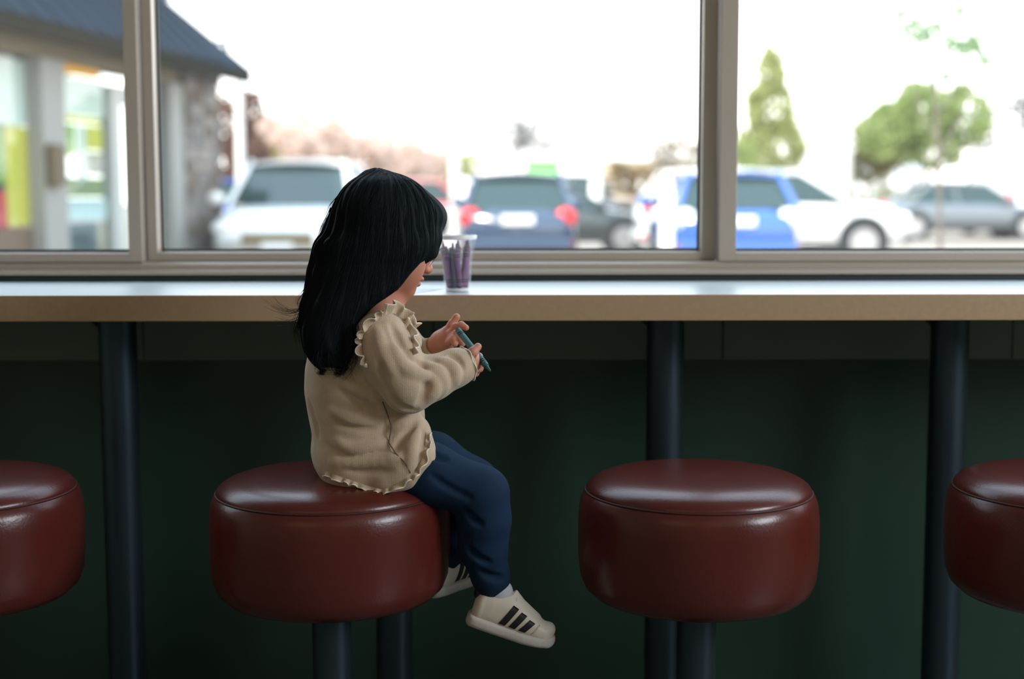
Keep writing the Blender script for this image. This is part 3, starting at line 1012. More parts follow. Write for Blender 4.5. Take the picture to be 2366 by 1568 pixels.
# cap over the skull
hl([(401, 862, 892, .010, .018), (412, 828, 925, .010, .046), (430, 804, 955, .012, .060), (455, 783, 981, .014, .071), (490, 762, 1000, .012, .079), (530, 746, 1009, .008, .083),
    (560, 736, 1012, .004, .084), (585, 730, 1003, .0, .082), (602, 727, 982, .0, .080), (620, 722, 955, -.004, .078), (645, 722, 900, -.006, .074)], rnd=.016)
H.ell(G(866, 420, .008), (.023, .032, .020), k=.010)          # small swell left of the parting
H.ell(Hd(-.004, 0, .016), (.086, .075, .075), HR, k=.012)
H.ell(Hd(.040, 0, .044), (.044, .060, .034), HR, k=.010)
# opening for the face
H.ell(Hd(.100, .008, -.044), (.052, .054, .058), HR, k=.006, op='s')
H.ell(Hd(.060, .030, -.070), (.060, .045, .050), HR, k=.008, op='s')
# near curtain falling over the shoulder
hl([(545, 800, 985, -.050, .024), (580, 780, 988, -.054, .028), (605, 765, 975, -.056, .030), (630, 752, 952, -.060, .032), (665, 738, 926, -.066, .034), (697, 725, 876, -.074, .036), (750, 712, 824, -.080, .036),
    (790, 718, 816, -.082, .030), (815, 735, 808, -.084, .022), (835, 760, 800, -.084, .010)], k=.02)
# back curtain
hl([(560, 734, 860, .0, .070), (600, 724, 850, .0, .068), (650, 712, 850, .0, .066), (700, 704, 845, -.005, .064), (740, 697, 840, -.012, .058), (780, 703, 830, -.02, .05), (805, 722, 805, -.03, .035)], k=.02)
# fringe side lock hanging past the cheek
H.chain([G(985, 500, .01), G(1001, 550, .0), G(997, 585, -.006), G(984, 603, -.010)], [.016, .010, .006, .002], k=.012)
H0 = Field(); H0.items = list(H.items)
# parting groove
Pp = [surf(H0, x, y) for x, y in ((893, 402), (885, 418), (868, 440), (850, 470))]
for i in range(3):
    H.cone(Pp[i], Pp[i + 1], .0011, .0009, k=.004, op='s')
# locks at the ends
for a, b, c, r in (((718, 690, -.03), (712, 740, -.05), (722, 790, -.06), .009), ((735, 760, -.07), (738, 805, -.085), (752, 832, -.09), .010), ((775, 780, -.09), (785, 820, -.10), (796, 850, -.10), .009),
                   ((808, 750, -.098), (812, 795, -.105), (806, 832, -.11), .008), ((722, 655, .0), (708, 705, -.01), (696, 745, -.02), .007), ((750, 790, -.08), (732, 822, -.085), (742, 842, -.09), .005),
                   ((760, 790, -.09), (770, 830, -.095), (782, 846, -.10), .006)):
    H.chain([G(*a), G(*b), G(*c)], [r, r * .8, r * .25], k=.012)
def comb(V):
    # fine waves along the lie of the hair
    x = V[:, 0]; y = V[:, 1]; z = V[:, 2]
    a = np.arctan2(y - HC[1], x - HC[0])
    s = np.sin(a * 46 + z * 30) * .00045 + np.sin(a * 23 - z * 22 + 1) * .0006
    g = H.grad(V)
    return V + g * s[:, None]
hair = H.mesh('hair', .0024, M_hair, kid, post=comb); kidpart(hair)

def flow(seeds, steps=46, h=.010, lift=.0008, back=.0, jit=.12, curl=0.0):
    P = np.array(seeds, float); n = len(P)
    out = [P.copy()]
    jx = rng.normal(0, jit, (n, 3)); ph = rng.uniform(0, 6.28, n)
    top_ = G(890, 405, .012)
    for i in range(steps - 1):
        g = H.grad(P)
        rad = P - top_; rad /= np.linalg.norm(rad, axis=1, keepdims=True) + 1e-6
        d = np.array([[-.28 * back, 0, -1.0]]) * (0.35 + .65 * min(1, i / 8)) + rad * .55 + jx * (.3 + .7 * i / steps)
        d += np.stack([np.sin(ph + i * .35), np.cos(ph + i * .3), 0 * ph], 1) * curl * (i / steps)
        d = d - (d * g).sum(1, keepdims=True) * g * .95
        d /= np.linalg.norm(d, axis=1, keepdims=True) + 1e-9
        P = P + d * h
        sd = H.at(P)
        on = sd < .03
        P = P - g * ((sd - lift)[:, None]) * np.where(on, .9, 0)[:, None] * (1.0 if i < steps * .8 else .3)
        out.append(P.copy())
    return np.stack(out, 1)
# seeds scattered on the upper hair surface
def seeds(n, zlo, zhi):
    a = rng.uniform(0, 2 * PI, n); z = rng.uniform(zlo, zhi, n)
    c = G(880, 520, .01)
    P = np.stack([c[0] + .14 * np.cos(a), c[1] + .13 * np.sin(a), z], 1)
    C = np.stack([np.full(n, c[0]), np.full(n, c[1]), z - .01], 1)
    lo = np.zeros(n); hi = np.ones(n)
    for _ in range(22):
        m = (lo + hi) / 2
        v = H.at(C + (P - C) * m[:, None])
        hi = np.where(v > 0, m, hi); lo = np.where(v > 0, lo, m)
    return C + (P - C) * hi[:, None], a
z0, z1, z2 = G(0, 640)[2], G(0, 520)[2], G(0, 402)[2]
sA, aA = seeds(900, z1, z2)
FA = flow(sA, steps=34, h=.0085, back=.8, lift=.0005, jit=.10)
sB, aB = seeds(900, z0, z1)
FB = flow(sB, steps=26, h=.0085, back=.8, lift=.0008, jit=.12, curl=.2)
ALL = np.concatenate([resample_ for resample_ in (FA[:, :26], FB)], 0)
# keep strands off the face
q = (ALL - HC) @ HR
bad = ((q[..., 0] > .045) & (q[..., 2] < .008) & (q[..., 1] > -.045)).any(1)
ALL = ALL[~bad]
hs = strands('strand', ALL, .00042, M_hair, kid); hs['kind'] = 'stuff'; kidpart(hs)
# loose wisps
def wisp(pts, n, spread, r=.00026):
    base = np.array([G(*p) for p in pts])
    out = []
    for _ in range(n):
        o = rng.normal(0, 1, 3) * spread; o2 = rng.normal(0, 1, 3) * spread * 1.6
        Pk = base + o[None] * .4 + np.linspace(0, 1, len(base))[:, None] * o2[None]
        out.append(resample(Pk, 16))
    return out
WS = []
WS += wisp([(722, 680, -.02), (700, 715, -.02), (672, 724, -.02), (640, 712, -.02), (628, 700, -.02)], 16, .004)
WS += wisp([(715, 700, -.02), (700, 728, -.02), (668, 742, -.02), (640, 735, -.02)], 10, .004)
WS += wisp([(722, 640, -.02), (700, 675, -.02), (684, 695, -.02), (690, 712, -.02), (702, 705, -.02)], 8, .0022)
WS += wisp([(712, 690, -.03), (690, 730, -.04), (684, 765, -.04), (698, 790, -.04)], 18, .004)
WS += wisp([(740, 800, -.08), (725, 830, -.09), (745, 850, -.095), (775, 845, -.10)], 10, .004)
WS += wisp([(830, 780, -.11), (825, 830, -.115), (805, 862, -.118), (785, 870, -.118)], 8, .003)
WS += wisp([(1000, 535, .0), (1010, 565, .0), (1003, 592, .0), (988, 608, .0)], 16, .0025)
WS += wisp([(990, 500, .02), (1010, 540, .02), (1012, 575, .02), (1002, 600, .02)], 8, .002)
WS += wisp([(820, 425, .0), (790, 445, .0), (765, 475, .0), (752, 510, .0)], 10, .002)
WS += wisp([(765, 480, .0), (745, 520, .0), (730, 570, .0), (722, 620, .0)], 10, .002)
WS += wisp([(940, 415, .0), (985, 445, .0), (1008, 480, .0), (1025, 500, .0)], 6, .002)
for x0, y0, x1, y1, x2, y2, n_ in ((722, 770, 712, 800, 728, 826, 26), (740, 790, 736, 826, 752, 848, 30), (760, 800, 768, 838, 784, 852, 30), (785, 800, 792, 838, 800, 862, 34), (805, 785, 812, 825, 802, 856, 26),
                                   (820, 750, 822, 795, 808, 838, 22), (750, 820, 726, 838, 752, 846, 12), (790, 830, 800, 852, 776, 858, 12), (700, 720, 690, 760, 706, 792, 20)):
    WS += wisp([(x0, y0, -.105 if x0 > 730 else -.05), (x1, y1, -.112 if x0 > 730 else -.06), (x2, y2, -.115 if x0 > 730 else -.06)], n_, .0045)
w_ = strands('loose_strand', np.array(WS), .00042, M_hair, kid); w_['kind'] = 'stuff'; kidpart(w_)

# ---------------------------------------------------------------- crayon in the hand
ca, cb2 = G(1058, 762, .004), G(1133, 857, -.082)
cr_ = empty('crayon', ca)
Lc = float(np.linalg.norm(cb2 - ca))
cr_.rotation_euler = Vector(cb2 - ca).to_track_quat('Z', 'Y').to_euler()
crayon_at(cr_, mat('teal_wax', (0.012, 0.11, 0.11), .45), mat('teal_wrapper', (0.045, 0.15, 0.16), .65, bump=.1), L=Lc, r=.0048, tip=.014)
tag(cr_, 'teal green crayon held between the child\'s hands', 'crayon')

# ================================================================== outside
GZ = -0.12
M_asph = mat('parking_concrete', (0.26, 0.225, 0.19), rough=0.9, bump=0.2, bscale=3, var=0.12, vscale=0.6)
struct(MB().box((-60, YF + .2, GZ - .1), (90, 170, GZ)).build('ground', M_asph))
M_line = mat('white_road_paint', (0.75, 0.75, 0.72), rough=0.8)
pl = empty('trim_2', (0, 0, 0)); struct(pl)
for i in range(-5, 9):
    MB().box((i * 2.85 + 1.5, 16.5, GZ), (i * 2.85 + 1.6, 21.5, GZ + .004)).build('parking_line', M_line, pl)

M_tyre = mat('tyre_rubber', (0.02, 0.022, 0.024), rough=0.8)
M_rim = mat('alloy_rim', (0.5, 0.5, 0.5), rough=0.35, metal=0.9)
M_cglass = mat('tinted_car_glass', (0.05, 0.10, 0.10), rough=0.05, spec=1.0, coat=0.5)
M_chrome = mat('chrome', (0.7, 0.7, 0.7), rough=0.15, metal=1.0)
M_red = mat('red_lens', (0.75, 0.02, 0.025), rough=0.2, coat=0.5)
M_lamp = mat('clear_lens', (0.85, 0.85, 0.85), rough=0.1, coat=0.6)
M_dark = mat('dark_trim', (0.03, 0.033, 0.035), rough=0.5)
M_plate = mat('number_plate', (0.85, 0.85, 0.85), rough=0.4)

def car(label, loc, heading, paint, L=4.5, Wd=1.8, H=1.5, belt=.92, hood=.92, kind='suv', tail=M_red, name='car', grille=M_dark, group=None, low=.26, deck=None):
    r = empty(name, (loc[0], loc[1], GZ), heading)
    tag(r, label, 'car', group)
    hw = Wd / 2
    # body loft: stations (x, z_low, z_side, z_top, half width)
    if kind == 'sedan':
        stn = [(-L/2, .45, .80, .86, .80), (-L/2+.12, .30, .88, .95, .92), (-L/2+.7, low, .90, .98, .99), (-.9, low, .90, belt, 1), (.6, low, .88, belt, 1), (L/2-1.1, low, .82, hood-.04, .99),
               (L/2-.35, .28, .72, hood-.16, .94), (L/2-.05, .32, .62, .66, .86), (L/2, .42, .55, .58, .78)]
        cab = dict(rb=-L/2+.75, rt=-L/2+1.35, ft=.35, fb=1.15)
    elif kind == 'hatch':
        stn = [(-L/2, .45, .82, .92, .84), (-L/2+.10, .30, .90, 1.0, .95), (-L/2+.6, low, .92, belt+.02, 1), (-.6, low, .92, belt, 1), (.7, low, .90, belt, 1), (L/2-1.0, low, .84, hood-.02, .99),
               (L/2-.3, .28, .74, hood-.14, .93), (L/2-.04, .34, .64, .68, .84), (L/2, .44, .56, .6, .76)]
        cab = dict(rb=-L/2+.12, rt=-L/2+.55, ft=.35, fb=1.15)
    else:
        stn = [(-L/2, .50, .90, 1.0, .86), (-L/2+.10, .34, .98, 1.06, .96), (-L/2+.6, low, 1.0, belt+.02, 1), (-.6, low, 1.0, belt, 1), (.8, low, .98, belt, 1), (L/2-1.05, low, .94, hood, .99),
               (L/2-.25, .32, .86, hood-.08, .95), (L/2-.03, .36, .74, .82, .88), (L/2, .48, .64, .7, .8)]
        cab = dict(rb=-L/2+.12, rt=-L/2+.5, ft=.30, fb=1.15)
    T, cols = smooth_table([s[0] for s in stn], [[s[i] for s in stn] for i in range(1, 5)], n=26, w=1)
    V = []; m = 12
    for i, x in enumerate(T):
        zl, zs, zt, w = cols[0][i], cols[1][i], cols[2][i], cols[3][i] * hw
        ring = [(-w*.82, zl), (-w*.97, zl+.10), (-w, (zl+zs)/2), (-w*.985, zs-.08), (-w*.90, zs+.02), (-w*.55, zt), (w*.55, zt), (w*.90, zs+.02), (w*.985, zs-.08), (w, (zl+zs)/2), (w*.97, zl+.10), (w*.82, zl)]
        V += [(x, y, z) for y, z in ring]
    n = len(T)
    Q = [(i*m+j, i*m+(j+1) % m, (i+1)*m+(j+1) % m, (i+1)*m+j) for i in range(n-1) for j in range(m)]
    me = bpy.data.meshes.new('body'); me.from_pydata(V, [], Q + [tuple(range(m))[::-1], tuple(range((n-1)*m, n*m))])
    me.polygons.foreach_set('use_smooth', [True]*len(me.polygons))
    b = link('body', me, paint, r)
    # cabin
    bw, tw = hw*.90, hw*.70
    rb, rt, ft, fb = cab['rb'], cab['rt'], cab['ft'], cab['fb']
    zb0 = belt - .02
    g = bmesh.new()
    def quad(nm, pts, m, th=.0):
        mb = MB(); vs = [mb.bm.verts.new(p) for p in pts]; mb.bm.faces.new(vs)
        c = Vector((0, 0, 1.0))
        f = mb.bm.faces[:] if False else list(mb.bm.faces)
        bmesh.ops.solidify(mb.bm, geom=f, thickness=.02)
        return mb.build(nm, m, r)
    zt = H - .05
    quad('rear_window', [(rb, -bw, zb0), (rb, bw, zb0), (rt, tw, zt), (rt, -tw, zt)], M_cglass)
    quad('windshield', [(fb, bw, zb0), (fb, -bw, zb0), (ft, -tw, zt), (ft, tw, zt)], M_cglass)
    quad('side_window', [(rb, bw, zb0), (fb, bw, zb0), (ft, tw, zt), (rt, tw, zt)], M_cglass)
    quad('side_window', [(fb, -bw, zb0), (rb, -bw, zb0), (rt, -tw, zt), (ft, -tw, zt)], M_cglass)
    rf = MB()
    N = 10
    Vr = []
    for i in range(N):
        u = i/(N-1); x = rt-.10 + (ft+.12-rt+.10)*u
        cr2 = .055*math.sin(PI*min(1, max(0, u)))
        for j in range(9):
            v = j/8*2-1
            Vr.append((x, v*(tw+.045), H-.05+cr2*.6+.045*(1-v*v)))
    Vr2 = [(x, y, z-.05) for x, y, z in Vr]
    Qr = [(i*9+j, i*9+j+1, (i+1)*9+j+1, (i+1)*9+j) for i in range(N-1) for j in range(8)]
    nn = len(Vr)
    rim = list(range(9)) + [i*9+8 for i in range(1, N)] + [(N-1)*9+j for j in range(7, -1, -1)] + [i*9 for i in range(N-2, 0, -1)]
    Er = [(rim[a], rim[(a+1) % len(rim)], rim[(a+1) % len(rim)]+nn, rim[a]+nn) for a in range(len(rim))]
    me = bpy.data.meshes.new('roof'); me.from_pydata(Vr+Vr2, [], Qr + [tuple(k+nn for k in q[::-1]) for q in Qr] + Er)
    me.polygons.foreach_set('use_smooth', [True]*len(me.polygons))
    link('roof', me, paint, r)
    for s in (-1, 1):
        for a, c_, rr in (((rb-.01, s*bw), (rt-.02, s*tw), .055), ((fb+.01, s*bw), (ft+.02, s*tw), .040), (((rb+fb)/2-.1, s*(bw+.005)), ((rt+ft)/2-.1, s*(tw+.01)), .035)):
            MB().cyl((a[0], a[1], zb0), (c_[0], c_[1], zt+.02), rr, rr*.9, seg=10).build('pillar', paint, r, smooth=True)
        MB().sphere((fb-.12, s*(hw+.10), belt+.07), .13, 14, (.55, 1, .75)).build('side_mirror', paint, r, smooth=True)
        # lights
        MB().sphere((-L/2+.10, s*hw*.80, .84 if kind != 'suv' else .92), .16, 16, (.55, 1.05, .95)).build('tail_light', tail, r, smooth=True)
        MB().sphere((L/2-.13, s*hw*.74, .66 if kind != 'suv' else .76), .16, 16, (.75, 1.2, .62)).build('headlight', M_lamp, r, smooth=True)
        MB().box((-L/2-.02, s*hw*.78-.14, .42), (-L/2+.08, s*hw*.78+.14, .50), bev=.01).build('reflector', M_red, r)
        MB().box((-L*.30, s*(hw-.03)-.012, low-.02), (L*.30, s*(hw-.03)+.012, low+.09), bev=.005).build('sill_trim', M_dark, r)
        for wx in (-L/2+.88, L/2-.86):
            wr_ = .335 if kind != 'suv' else .36
            MB().cyl((wx, s*(hw-.28), wr_+.03), (wx, s*(hw+.004), wr_+.03), wr_+.075, seg=28).build('wheel_arch', M_dark, r, smooth=True)
            w_o = MB().cyl((wx, s*(hw-.22), wr_), (wx, s*(hw+.015), wr_), wr_, seg=28).build('wheel', M_tyre, r, smooth=True)
            MB().cyl((wx, s*(hw+.0), wr_), (wx, s*(hw+.025), wr_), wr_*.66, seg=20).build('hub_cap', M_rim, w_o, smooth=True)
    MB().box((L/2-.06, -hw*.5, .52), (L/2+.015, hw*.5, .70), bev=.02).build('grille', grille, r)
    MB().box((L/2-.04, -hw*.7, .34), (L/2+.01, hw*.7, .44), bev=.02).build('lower_grille', grille, r)
    MB().box((L/2+.0, -.20, .48), (L/2+.03, .20, .57), bev=.005).build('number_plate', M_plate, r)
    MB().box((-L/2-.035, -.24, .74), (-L/2+.02, .24, .88), bev=.01).build('number_plate', M_plate, r)
    MB().box((-L/2-.06, -hw*.92, .36), (-L/2+.15, hw*.92, .54), bev=.05).build('rear_bumper', paint, r)
    return r

def cx(px, y): return (px - 1183) / F_PX * y
P_white = mat('white_car_paint', (0.82, 0.82, 0.80), rough=0.25, coat=0.6)
P_navy = mat('navy_car_paint', (0.035, 0.06, 0.11), rough=0.25, coat=0.8)
P_blk = mat('black_car_paint', (0.035, 0.045, 0.045), rough=0.25, coat=0.8)
P_blue = mat('blue_car_paint', (0.04, 0.12, 0.42), rough=0.25, coat=0.8)
P_grey = mat('grey_car_paint', (0.14, 0.16, 0.18), rough=0.3, coat=0.7)
P_red = mat('red_car_paint', (0.55, 0.05, 0.05), rough=0.3, coat=0.7)
M_brg = mat('bronze_grille', (0.20, 0.16, 0.09), rough=0.4)
car('white utility vehicle parked nose towards the window, behind the child\'s head', (cx(700, 20.6), 20.6), -PI/2, P_white, L=4.5, Wd=1.86, H=1.68, belt=1.06, hood=1.04, kind='suv', grille=M_brg)
car('navy hatchback with round red tail lights seen from behind, above the cup', (cx(1195, 23.0), 23.0), PI/2, P_navy, L=4.2, Wd=1.76, H=1.50, belt=.98, kind='hatch')
car('black saloon parked sideways behind the navy hatchback', (cx(1262, 28.5), 28.5), 0, P_blk, L=4.7, Wd=1.8, H=1.42, kind='sedan')
car('bright blue hatchback seen from behind, cut by the right mullion', (cx(1655, 21.6), 21.6), PI/2, P_blue, L=4.1, Wd=1.80, H=1.50, belt=1.0, kind='hatch', tail=M_lamp)
car('white utility vehicle seen from its side, right of the right mullion', (cx(1775, 25.0), 25.0), 0, P_white, L=4.6, Wd=1.85, H=1.60, belt=1.08, hood=1.06, kind='suv')
car('grey saloon parked beyond the young tree', (cx(2215, 37), 37), 0, P_grey, L=4.6, Wd=1.8, H=1.45, kind='sedan')
car('small blue car half hidden between the stone pillar and white vehicle', (cx(560, 27), 27), PI/2, P_blue, L=4.1, Wd=1.75, H=1.45, kind='hatch')
car('grey car far across the lot, above the black saloon', (cx(1350, 52), 52), 0, P_grey, L=4.5, Wd=1.8, H=1.85, belt=1.2, kind='suv')
car('small red car far across the lot, right of child\'s head', (cx(990, 50), 50), 0, P_red, L=4.4, Wd=1.8, H=1.65, kind='sedan')

# ---- neighbouring wing of the building on the left ------------------------------------
M_beige = mat('beige_render', (0.20, 0.165, 0.11), rough=0.85, bump=0.1, bscale=8, var=0.05)
M_wht = mat('white_pilaster', (0.26, 0.26, 0.24), rough=0.7)
M_roof = mat('slate_blue_roof', (0.010, 0.026, 0.044), rough=0.8, spec=0.05, bump=0.3, bscale=2, var=0.15, vscale=1.5)
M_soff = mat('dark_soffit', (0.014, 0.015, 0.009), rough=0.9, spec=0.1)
M_stone = [mat('ledge_stone_grey', (0.16, 0.15, 0.14), .9, bump=.4, bscale=9, var=.2), mat('ledge_stone_brown', (0.13, 0.10, 0.075), .9, bump=.4, bscale=9, var=.2), mat('ledge_stone_pale', (0.24, 0.21, 0.185), .9, bump=.4, bscale=9, var=.2)]
M_mort = mat('mortar', (0.16, 0.15, 0.14), rough=0.95)
M_yel = mat('yellow_banner', (0.80, 0.66, 0.10), rough=0.6)
M_ora = mat('orange_sign', (0.72, 0.36, 0.03), rough=0.6)
M_redp = mat('red_panel', (0.75, 0.05, 0.07), rough=0.5)
M_brn = mat('brown_panel', (0.12, 0.08, 0.05), rough=0.6)
M_plain_w = mat('plain_white', (0.85, 0.85, 0.84), rough=0.6)  # plain white, also used for painted sky reflections
M_grn = mat('green_poster', (0.30, 0.48, 0.12), rough=0.6)
M_frm = mat('white_window_frame', (0.40, 0.42, 0.40), rough=0.4)
M_shop = glass_mat('shop_glass', (.85, .9, .88), 1.0)
M_in = mat('shop_interior', (0.10, 0.11, 0.11), rough=0.9)
sl = math.atan(.157)
bd = empty('building', (-4.16, 20.0, GZ), -sl)
# local frame: +y runs along the facade away from us, +x points out of the wall, origin at the far pillar
tag(bd, 'neighbouring shop wing with blue-grey skirt roof and stone corner pillar', 'building')
Z0 = -GZ
def LY(y): return (y - 20.0) / math.cos(sl)
def bb(name, x0, x1, y0, y1, z0, z1, m, bev=.01):
    return MB().box((x0, y0, z0), (x1, y1, z1), bev=bev).build(name, m, bd)
zl_ = 2.62  # lintel height over the ground
def YQ(px, x=-.13):
    return LY((4.16 - x + 3.14) / (.157 + (1183 - px) / F_PX))
bb('wall', -.30, 0, LY(8.5), LY(18.8), zl_, 2.86, M_beige)
bb('back_wall', -3.2, -3.0, LY(8.5), LY(20.2), 0, 4.3, M_in)
bb('pilaster', -.13, .05, LY(15.0), LY(15.53), 0, zl_, M_wht)
bb('pilaster', -.25, .04, LY(18.42), LY(18.85), 0, zl_, M_wht)
bb('dado', -.25, -.10, LY(8.5), LY(15.0), 0, .85, M_brn)
for y0, y1 in ((8.6, 11.4), (11.5, 14.98)):
    f = bb('window', -.20, -.10, LY(y0), LY(y0) + .07, .85, zl_, M_frm)
    MB().box((-.12, LY(y0), .85), (-.11, LY(y1), zl_)).build('pane', M_shop, f)
f = bb('window', -.20, -.10, LY(15.53), LY(15.53) + .06, .1, zl_, M_frm)
MB().box((-.12, LY(15.53), .1), (-.11, YQ(252), zl_)).build('pane', M_shop, f)
d = bb('door', -.20, -.04, YQ(252), YQ(272), 0, zl_ - .15, M_frm)
MB().box((-.20, LY(17.75), 0), (-.04, LY(17.95), zl_ - .15)).build('door_stile', M_frm, d)
MB().box((-.20, YQ(272), zl_ - .35), (-.04, LY(17.75), zl_ - .15)).build('door_head', M_frm, d)
MB().box((-.12, YQ(272), 0.1), (-.10, LY(17.75), zl_ - .35)).build('pane', M_shop, d)
d2 = bb('window', -.14, -.04, LY(17.95), LY(18.08), 0, zl_ - .4, M_frm)
MB().box((-.10, LY(18.08), .9), (-.08, LY(18.42), zl_ - .45)).build('pane', M_cglass, d2)
MB().box((-.10, LY(18.08), .1), (-.08, LY(18.42), .72)).build('pane', M_cglass, d2)
# posters behind the glass, and patches painted as its reflections
def stick(name, p0, p1, z0, z1, m, x=-.13):
    return bb(name, x - .012, x, YQ(p0), YQ(p1), z0, z1, m, bev=.002)
bb('poster_or_reflection', -.145, -.135, LY(11.6), YQ(75), 1.90, 2.58, M_plain_w, bev=.002)  # white patch stands in for the sky reflected in this window
bb('poster_or_reflection', -.145, -.135, LY(11.6), YQ(16), 1.3, 1.86, M_grn, bev=.002)
stick('banner', 20, 73, .87, 1.89, M_yel)
bb('red_panel', -.150, -.136, LY(11.6), YQ(82), .86, 1.23, M_redp, bev=.002)
bb('sign_strip', -.11, -.05, YQ(152, -.06), YQ(240, -.06), 2.52, 2.61, M_ora, bev=.004)
stick('poster_or_reflection', 150, 250, 2.08, 2.50, M_plain_w)  # painted sky reflection, a plain white patch
stick('banner', 152, 240, 2.00, 2.07, M_yel)
stick('poster_or_reflection', 152, 182, 1.62, 1.98, M_grn)
stick('poster_or_reflection', 186, 206, 1.30, 1.98, M_plain_w)
stick('poster_or_reflection', 208, 244, 1.70, 1.98, M_yel)
stick('poster_or_reflection', 208, 244, 1.42, 1.68, mat('pink_poster', (.62, .50, .46), .6))
stick('poster_or_reflection', 160, 244, 1.16, 1.38, mat('moss_poster', (.30, .34, .16), .6))
stick('low_panel_or_reflection', 152, 250, .90, 1.14, mat('pale_car_reflection', (.60, .70, .76), .5))  # pale blue patch imitates a car mirrored in the glass
stick('low_panel_or_reflection', 152, 226, .10, .88, mat('blue_grey_panel', (.06, .10, .14), .7))
stick('low_panel_or_reflection', 228, 240, .10, .88, mat('peach_panel', (.60, .48, .36), .7))
bb('wall_box', .05, .14, LY(15.02), LY(15.30), 1.28, 1.72, mat('ochre_box', (.10, .07, .032), .7))
# soffit, skirt roof with standing ribs
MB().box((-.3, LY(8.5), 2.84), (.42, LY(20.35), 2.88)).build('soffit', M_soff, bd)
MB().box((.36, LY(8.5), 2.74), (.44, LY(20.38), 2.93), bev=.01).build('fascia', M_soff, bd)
y0, y1 = LY(8.5), LY(20.4)
rf = MB()
v = [rf.bm.verts.new(p) for p in ((.46, y0, 2.90), (.46, y1, 2.90), (-.50, y1 - .9, 3.85), (-.50, y0, 3.85), (-3.0, y1, 2.90), (-2.6, y1 - .9, 3.85))]
rf.bm.faces.new((v[0], v[1], v[2], v[3])); rf.bm.faces.new((v[1], v[4], v[5], v[2])); rf.bm.faces.new((v[3], v[2], v[5])); rf.bm.faces.new((v[0], v[4], v[1]))
rf.build('skirt_roof', M_roof, bd)
for i in range(22):
    yy = y0 + .3 + i * .5
    if yy < y1 - 1.0:
        MB().cyl((.47, yy, 2.90), (-.49, yy, 3.86), .012, seg=6).build('roof_rib', M_roof, bd)
bb('upper_wall', -3.0, -.55, LY(8.5), LY(18.9), 3.8, 5.2, M_beige)
# stone corner pier and upper stone pier, built stone by stone
def stones(x0, x1, ya, yb, z0, z1, row=.155):
    bb('mortar_core', x0 + .02, x1 - .03, ya + .03, yb - .03, z0, z1, M_mort)
    z = z0
    me_cache = {}
    while z < z1 - .02:
        h = min(row * random.uniform(.75, 1.2), z1 - z)
        y = ya
        while y < yb - .02:
            w = min(random.uniform(.22, .42), yb - y)
            o = MB().box((x1 - .06, y + .008, z + .008), (x1 + random.uniform(-.01, .03), y + w - .008, z + h - .008), bev=.012).build('stone', random.choice(M_stone), bd)
            y += w
        x = x1
        while x > x0 + .05:      # the face turned towards us
            w = min(random.uniform(.22, .42), x - x0)
            MB().box((x - w + .008, ya - random.uniform(0, .03), z + .008), (x - .008, ya + .05, z + h - .008), bev=.012).build('stone', random.choice(M_stone), bd)
            x -= w
        z += h
stones(-.45, .08, LY(18.87), LY(20.1), 0, 2.84)
stones(-1.2, -.62, LY(18.9), LY(20.1), 3.6, 5.2)
M_pbl = mat('pale_blue_metal', (.30, .38, .45), .5)
bb('sign_post', -.03, .03, .57, .63, 2.97, 3.87, M_pbl)
bb('sign_arm', -.55, .0, .585, .615, 3.33, 3.37, M_pbl)
# ---- poles, bollards, far buildings -----------------------------------------------------
M_pole = mat('white_pole', (0.85, 0.83, 0.78), rough=0.5)
def pole(px, y, r, top, label, cat='pole', base=.16):
    o = empty('light_pole', (cx(px, y), y, GZ)); tag(o, label, cat)
    MB().cyl((0, 0, 0), (0, 0, top), r, r * .85, seg=20).build('shaft', M_pole, o, smooth=True)
    MB().lathe([(0, .5), (base, .5), (base, .02), (base + .02, 0), (0, 0)], 24).build('concrete_base', M_pole, o, smooth=True)
    return o
pole(560, 24, .075, 3.25, 'thick white pole just right of the stone pillar')
pole(1052, 24.5, .085, 2.8, 'white pole rising behind the cup of crayons')
def bollard(px, y, h, r, label):
    o = MB().lathe([(0, h), (r * .7, h - .02), (r, h - .09), (r, .02), (r * 1.15, 0), (0, 0)], 24).build('bollard', M_pole, smooth=True, loc=(cx(px, y), y, GZ))
    tag(o, label, 'bollard')
bollard(1540, 18.5, 1.40, .09, 'white bollard in front of the blue hatchback')
bollard(1376, 40, 1.6, .16, 'small white bollard above the black saloon')

def building(px0, px1, y, h, dep, m, label, nwin=4, roofc=None, z0=0):
    o = empty('building', ((cx(px0, y) + cx(px1, y)) / 2, y + dep / 2, GZ)); tag(o, label, 'building')
    w = abs(cx(px1, y) - cx(px0, y))
    MB().box((-w/2, -dep/2, z0), (w/2, dep/2, h)).build('wall', m, o)
    MB().box((-w/2 - .15, -dep/2 - .15, h), (w/2 + .15, dep/2 + .15, h + .25), bev=.05).build('roof', roofc or M_pole, o)
    for i in range(nwin):
        x = -w/2 + w * (i + .5) / nwin
        f = MB().box((x - w/nwin*.32, -dep/2 - .05, h*.35), (x + w/nwin*.32, -dep/2 + .02, h*.75), bev=.02).build('window', M_frm, o)
        MB().box((x - w/nwin*.28, -dep/2 - .06, h*.38), (x + w/nwin*.28, -dep/2 - .03, h*.72)).build('pane', M_plain_w, f)
    return o
M_palew = mat('pale_wall', (0.80, 0.78, 0.76), rough=0.8)
M_tanw = mat('tan_wall', (0.62, 0.5, 0.36), rough=0.8)
building(1212, 1312, 75, 3.9, 6, M_palew, 'white flat-roofed building far behind the navy hatchback')
building(1880, 1962, 48, 4.0, 3, M_palew, 'tall narrow white kiosk between the two green trees', 2)
building(1975, 2130, 70, 3.0, 6, mat('pale_blue_wall', (.62, .68, .74), .8), 'low pale blue building under the broad tree', 5)
building(1400, 1600, 90, 3.2, 8, M_tanw, 'low tan building far beyond the black saloon', 6)
